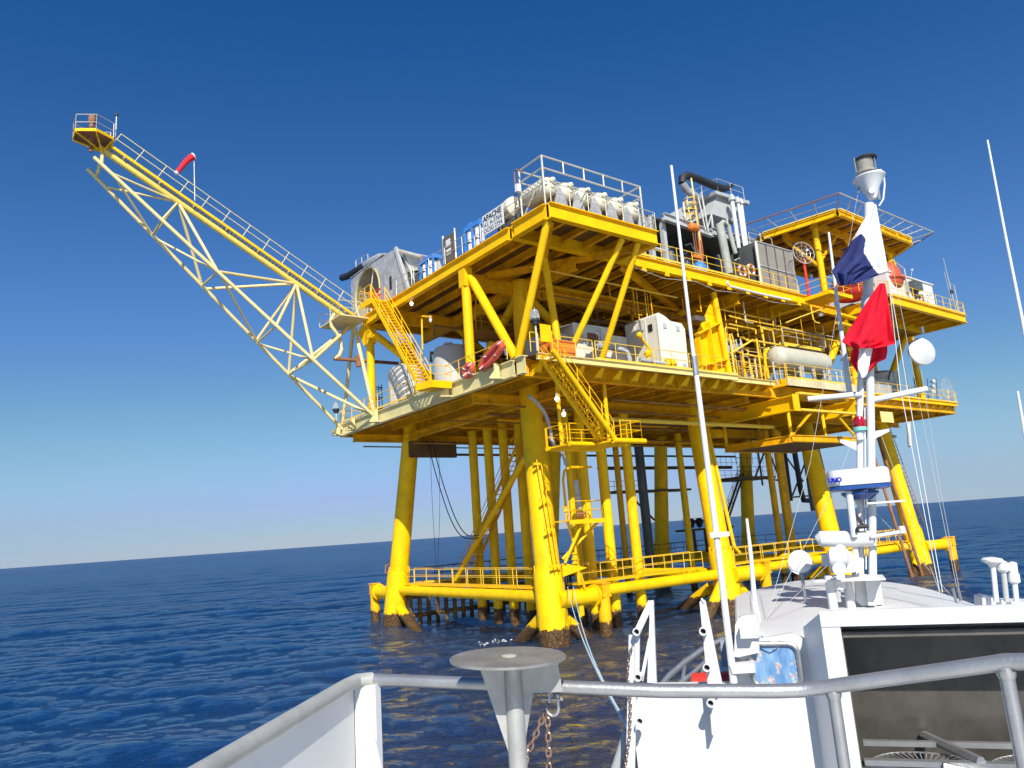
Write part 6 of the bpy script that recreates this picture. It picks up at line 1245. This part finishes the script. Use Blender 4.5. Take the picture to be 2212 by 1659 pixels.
T = thing('anemometer', 'dark propeller wind sensor on the pole left of the mast', 'wind sensor', tuple(q(1850, 1135)))
M().tube(vb(1850, 1139, 9.2), vb(1876, 1136, 9.2), 0.022, n=8).build('body', BK, T); M().prism([vb(*p, 9.2) for p in ((1846, 1110), (1850, 1109), (1862, 1124), (1868, 1136), (1860, 1137), (1852, 1124))], BFv*0.01).build('tail_fin', BK, T)
M().lathe(vb(1849, 1145, 9.15), BRv, [(0, 0.02), (0.01, 0.035), (0.03, 0.02)], n=12).build('hub', BK, T)
T = thing('red_mast_lamp', 'red signal lamp on a green base on the left side of the mast', 'lamp', tuple(q(1855, 915)))
M().lathe(q(1858, 925, 9.4), (0, 0, 1), [(0, 0.06), (0.02, 0.07), (0.09, 0.07), (0.13, 0.055), (0.15, 0.01)], n=18).build('red_lens', paint('deep_red_lens', (0.35, 0.0, 0.01), 0.12, var=0.05, coat=1.0), T)
M().lathe(q(1858, 934, 9.4), (0, 0, 1), [(0, 0.05), (0.02, 0.075), (0.06, 0.075), (0.065, 0.06)], n=18).build('green_base', GN, T); M().lathe(q(1858, 950, 9.4), (0, 0, 1), [(0, 0.04), (0.1, 0.045)], n=10).build('lamp_socket', WH, T)
T = thing('roof_fitting', 'small grey cable gland on the wheelhouse roof between the shelf legs', 'fitting', tuple(q(1810, 1290)))
M().lathe(vb(1812, 1300, 9.2), (0, 0, 1), [(0, 0.03), (0.05, 0.025), (0.07, 0.035), (0.12, 0.035)], n=10).build('gland', GR, T)
# whips
def whip(lab, pts, f, r0, r1, name='whip_antenna'):
    T = thing(name, lab, 'antenna', tuple(vb(*pts[-1], f)), 'white boat aerials'); P_ = [vb(*p, f) for p in pts]
    M().path(P_, [r0+(r1-r0)*k/(len(P_)-1) for k in range(len(P_))], n=10).build('rod', WH, T); return T
T = whip('tall white whip aerial clamped beside the deckhouse window, leftmost of the boat aerials', [(1450, 358), (1497, 760), (1503, 800), (1548, 1160), (1585, 1475)], 7.3, 0.014, 0.034)
M().tube(vb(1499, 770, 7.3), vb(1504, 810, 7.3), 0.030, n=10).build('ferrule', AL, T)
M().prism([vb(*p, 7.25) for p in ((1533, 1151), (1575, 1148), (1576, 1158), (1536, 1162))], BFv*0.06).build('upper_clamp', WH, T)
M().prism([vb(*p, 7.25) for p in ((1576, 1436), (1629, 1432), (1632, 1453), (1582, 1456))], BFv*0.35).build('lower_clamp', BW, T)
whip('white whip aerial rising in front of the far right platform column', [(1790, 502), (1812, 680), (1835, 848)], 9.6, 0.014, 0.034)
T = whip('short white aerial on a stub beside the left edge of the wheelhouse roof', [(1613, 1120), (1622, 1200), (1632, 1330)], 8.2, 0.014, 0.03)
M().tube(vb(1623, 1285, 8.1), vb(1626, 1340, 8.1), 0.016, n=8).build('second_stub', GR, T); M().tube(vb(1629, 1300, 8.1), vb(1637, 1345, 8.1), 0.036, n=10).build('base_sleeve', BW, T)
whip('very tall white whip aerial at the right edge of the picture', [(2133, 303), (2170, 500), (2208, 690), (2225, 780)], 8.5, 0.010, 0.02)
whip('white whip aerial tip low at the right picture edge', [(2198, 845), (2214, 940), (2250, 1150)], 8.5, 0.012, 0.02)
# gps domes
T = thing('right_instrument_box', 'low white box at the right end of the housing carrying three small antennas', 'box', tuple(vb(2160, 1310, 7.7)))
M().prism([vb(*p, 7.7) for p in ((2122, 1292), (2135, 1290), (2180, 1300), (2260, 1302), (2260, 1330), (2124, 1330))], BFv*0.3).build('box_body', BW, T)
for lab, x, yb, yt, R1, kind in (('white mushroom-shaped antenna, leftmost of the three on the right box', 2145, 1300, 1226, 0.085, 0), ('small white dome antenna on a dark stem, middle of the three on the right box', 2168, 1300, 1236, 0.048, 1), ('white cylindrical antenna, rightmost of the three on the right box', 2192, 1300, 1262, 0.045, 2)):
    T = thing('dome_antenna', lab, 'antenna', tuple(vb(x, yb, 6.9)), 'small antennas on the right box'); a = vb(x+ (yb-yt)*0.1, yb, 7.6); b = vb(x, yt, 7.6)
    M().tube(a, b, 0.022, n=10).build('stem', GR if kind == 1 else WH, T); u_ = (b-a).normalized()
    prof = ([(0, 0.025), (0.03, 0.04), (0.05, R1*0.95), (0.065, R1), (0.08, R1*0.85), (0.09, 0.02)] if kind == 0 else [(0, 0.03), (0.02, R1), (0.07, R1), (0.09, R1*0.6), (0.1, 0.01)] if kind == 1 else [(0, 0.02), (0.02, R1), (0.08, R1*0.95), (0.1, R1*0.75), (0.18, R1*0.72), (0.19, 0.01)])
    M().lathe(b, u_, prof, n=20).build('antenna_head', WH, T)
# stays and halyards
def wire(lab, pts, r, mat, cat='stay wire'): tag(M().path(pts, r, n=5).build('stay_wire', mat), lab, cat, 'thin wires around the mast')
wire('thin stay wire from the mast head down to the left roof edge', [q(1853, 418), q(1750, 1000), vb(1662, 1315, 8.6)], 0.0026, GR)
wire('thin stay wire from the crossarm down to the left roof edge', [q(1855, 915), q(1800, 1060), vb(1660, 1330, 8.6)], 0.0026, GR)
wire('thin stay wire crossing behind the white whip aerial to the roof', [q(1862, 1150), vb(1665, 1338, 8.6)], 0.0026, GR)
wire('white halyard line right of the red flag, outer one', [q(1918, 590), q(1945, 840), q(2030, 1280, 9.0)], 0.0042, WH)
wire('white halyard line right of the red flag, inner one', [q(1920, 600), q(1962, 850), q(2036, 1280, 9.0)], 0.0042, WH)
wire('dark stay wire running from the flags to the right roof edge', [q(1925, 560), q(1992, 900), q(2073, 1300, 8.8)], 0.0026, GR)
wire('stay wire from the mast bracket down to the right roof edge', [q(1900, 930), q(1985, 1160), q(2040, 1305, 8.8)], 0.0026, GR)
wire('dark stay wire from the mast foot to the right roof corner', [q(1885, 1100), q(1980, 1200), q(2070, 1305, 8.8)], 0.0026, GR)
wire('dark backstay right of the white halyards', [q(1990, 800), q(2030, 1050), q(2078, 1305, 8.8)], 0.0026, GR)
for x, y in ((2064, 1290), (2074, 1285)): M().tube(q(x-6, y-20, 8.8), q(x+2, y+12, 8.8), 0.014, n=6).build('turnbuckle', AL, MS)
# flags: cloth sheets with folds, hung at the mast
def cloth(name, lab, left, right, f0, amp, freq, mats, pick, thick=0.003, nu=26, nv=34):
    T = None; m = M(); vs = []; fm = []; uv = []
    def at(line, t):
        L = [0]
        for i in range(1, len(line)): L.append(L[-1]+math.dist(line[i], line[i-1]))
        s_ = t*L[-1]
        for i in range(1, len(line)):
            if s_ <= L[i]+1e-9: k = (s_-L[i-1])/max(1e-9, L[i]-L[i-1]); return (line[i-1][0]*(1-k)+line[i][0]*k, line[i-1][1]*(1-k)+line[i][1]*k)
        return line[-1]
    for j in range(nv+1):
        a = at(left, j/nv); b = at(right, j/nv)
        for i in range(nu+1):
            u_ = i/nu; x = a[0]*(1-u_)+b[0]*u_; y = a[1]*(1-u_)+b[1]*u_; v_ = j/nv
            d = amp*(0.25+v_)*(math.sin(freq*u_+2.2*v_)+0.45*math.sin(2.3*freq*u_-3*v_+1)+0.13*math.sin(5.1*freq*u_+9*v_)+0.10*math.sin(31*v_+3*freq*u_))
            vs.append(vb(x, y, f0+d)); uv.append((x, y))
    fs = []
    for j in range(nv):
        for i in range(nu):
            k = j*(nu+1)+i; fs.append((k, k+1, k+nu+2, k+nu+1)); c = uv[k]; e = uv[k+nu+2]; fm.append(pick((c[0]+e[0])/2, (c[1]+e[1])/2))
    m.add(vs, fs); o = m.build(name, None, None, ang=80, mats=mats, fmat=fm); return tag(o, lab, 'flag', 'flags on the boat mast')
def inside(poly):
    def f(x, y):
        c = 0; n = len(poly)
        for i in range(n):
            x0, y0 = poly[i]; x1, y1 = poly[(i+1) % n]
            if (y0 > y) != (y1 > y) and x < (x1-x0)*(y-y0)/(y1-y0)+x0: c ^= 1
        return c
    return f
FT = 0.0
blue = inside([(1834, 525), (1857, 506), (1862, 506), (1870, 515), (1866, 545), (1888, 580), (1905, 600), (1912, 627), (1907, 640), (1812, 670), (1790, 650), (1800, 560)])
cloth('flag', 'blue and white flag furled in folds, upper one on the boat mast', [(1888, 440), (1872, 465), (1852, 500), (1832, 533), (1813, 562), (1795, 588), (1800, 592), (1813, 618)], [(1893, 442), (1899, 475), (1907, 520), (1914, 560), (1918, 585), (1904, 590), (1880, 602), (1850, 613)], 9.15, 0.045, 9, [FLW, FLB], lambda x, y: 1 if blue(x, y) else 0, nu=60, nv=80)
cloth('flag', 'red flag with a deep fold and pale edge, lower one on the boat mast', [(1900, 612), (1880, 640), (1858, 675), (1838, 705), (1818, 738), (1828, 745), (1841, 752)], [(1912, 612), (1918, 645), (1925, 690), (1931, 725), (1935, 742), (1915, 748), (1893, 752)], 9.1, 0.05, 8, [FLR], lambda x, y: 0)
cloth('flag', 'lower gathered tail of the red flag with a white inner strip', [(1846, 745), (1838, 762), (1836, 780), (1848, 800), (1860, 816)], [(1917, 738), (1917, 760), (1914, 775), (1895, 784), (1868, 816)], 9.22, 0.03, 12, [FLR, FLW], lambda x, y: 1 if (1852+(815-y)*0.06 < x < 1872+(815-y)*0.22) else 0, nu=40, nv=30)

# ================================================================= CROWDED INTERIOR BETWEEN THE DECKS
rnd = random.Random(21)
DB = paint('brown_shaded_process_steel', (0.34, 0.17, 0.03), 0.7, var=0.3, rust=0.5, rustcol=(0.12, 0.05, 0.02))  # deep shade between the decks put into the brown
for k, (x, y, z, L, r, lab) in enumerate(((28.5, 38.0, 16.2, 4.5, 0.9, 'added dark vessel blocking the sky behind the orange life floats'), (37.0, 38.5, 16.4, 5.5, 1.1, 'added dark vessel blocking the sky behind the tall white cabinet'), (52.0, 38.0, 16.6, 6.0, 1.2, 'added dark vessel blocking the sky behind the pale vessel'))):  # dark vessels added to block the sky between the decks
    T = thing('added_vessel', lab, 'vessel', (x, y, ZD), 'added dark vessels between the decks')
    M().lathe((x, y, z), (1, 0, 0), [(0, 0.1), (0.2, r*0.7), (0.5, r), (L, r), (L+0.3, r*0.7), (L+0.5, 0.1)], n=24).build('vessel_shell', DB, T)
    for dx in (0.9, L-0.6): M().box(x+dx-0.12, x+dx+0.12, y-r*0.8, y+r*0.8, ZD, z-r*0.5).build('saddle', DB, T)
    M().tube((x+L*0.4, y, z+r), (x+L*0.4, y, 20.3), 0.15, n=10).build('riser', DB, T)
for k in range(20):
    y = 30.5+rnd.random()*13; x0 = 23+rnd.random()*15; x1 = x0+5+rnd.random()*14; z = 18.2+rnd.random()*1.9
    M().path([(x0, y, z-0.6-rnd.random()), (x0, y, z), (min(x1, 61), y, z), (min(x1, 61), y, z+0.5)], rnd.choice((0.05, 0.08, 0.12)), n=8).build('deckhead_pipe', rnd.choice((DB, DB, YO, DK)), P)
for k in range(14):
    x = 24+rnd.random()*34; y0 = 29+rnd.random()*5; z = 18.6+rnd.random()*1.5
    M().tube((x, y0, z), (x, y0+5+rnd.random()*6, z), rnd.choice((0.05, 0.09)), n=8).build('deckhead_pipe', rnd.choice((DB, YO)), P)
for k in range(10):
    x = 24+k*3.4; M().tube((x, 31+rnd.random()*8, 18.2+rnd.random()), (x, 31+rnd.random()*8, 20.6), 0.035, n=6).build('pipe_hanger', YO, P)
rail(P, (24, 34.5, 17.9), (40, 34.5, 17.9), YO, sp=2.0); rail(P, (42, 30.5, 18.6), (56, 30.5, 18.6), YO, sp=2.4)
M().box(24, 40, 34.5, 36.0, 17.75, 17.85).build('mezzanine_grating', DB, P)
for k in range(7):  # dark skids added to close sky gaps between the decks
    x = 26+k*4.2+rnd.random(); y = 40+rnd.random()*5; w_ = 1.2+rnd.random()*1.6; h_ = 1.5+rnd.random()*2.6
    T = thing('added_skid', 'added dark brown skid blocking the sky deep between the decks', 'process skid', (x, y, ZD), 'added dark skids between the decks')
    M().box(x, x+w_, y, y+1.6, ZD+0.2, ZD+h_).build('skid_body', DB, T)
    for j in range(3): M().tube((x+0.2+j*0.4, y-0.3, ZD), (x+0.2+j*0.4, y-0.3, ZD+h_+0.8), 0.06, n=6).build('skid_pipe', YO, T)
# under the lower deck
for k in range(16):
    y = 30+rnd.random()*17; x0 = 23+rnd.random()*20; x1 = min(70, x0+6+rnd.random()*16); z = 12.6+rnd.random()*0.7
    M().tube((x0, y, z), (x1, y, z), rnd.choice((0.04, 0.07, 0.1)), n=8).build('underdeck_pipe', rnd.choice((DB, YO, DK)), P)
M().tube((29.5, 30.2, 12.0), (46.0, 30.2, 12.0), 0.14, n=10).build('underdeck_pipe', YP, P)
# white foam where the swell slaps the near diagonal brace
m = M(); c = vz(1072, 1387, 0.0)
for k in range(110):
    a = rnd.random()*6.28; d = rnd.random()**1.5*0.75; p = c+Vector((math.cos(a)*d*1.5, math.sin(a)*d*1.2, 0.02+rnd.random()*0.12)); r = 0.008+rnd.random()**2*0.04
    m.lathe(p-Vector((0, 0, 0.05)), (0, 0, 1), [(0, r*1.6), (r*0.4, r*1.2), (r*0.7, r*0.3)], n=7)
tag(m.build('foam_patch', paint('white_foam', (0.8, 0.82, 0.84), 0.8, var=0.05)), 'small white foam splash beside the near leg', 'foam', kind='stuff')

for k in range(26):     # conduits and drops along the front edge between the decks
    x = 30.5+rnd.random()*27; y = 28.6+rnd.random()*1.8; z1 = 20.3; z0 = z1-0.8-rnd.random()*2.2
    M().path([(x, y, z1), (x, y, z0), (x+rnd.choice((-1, 1))*(0.4+rnd.random()), y, z0)], rnd.choice((0.025, 0.035, 0.05)), n=6).build('conduit_drop', rnd.choice((YP, YO, GV)), P)
for z, x0, x1 in ((19.6, 38.5, 46.0), (19.2, 41.0, 50.0), (18.9, 44.0, 57.0), (19.9, 24.0, 36.0)): M().tube((x0, 29.0, z), (x1, 29.2, z), 0.05, n=6).build('conduit_run', YP, P)
for k in range(9): x = 57.5+k*1.5; M().tube((x, 30.5, ZD), (x, 30.5, ZD+1.0+rnd.random()*3), 0.06, n=6).build('conduit_drop', rnd.choice((YP, RU, GR)), P)
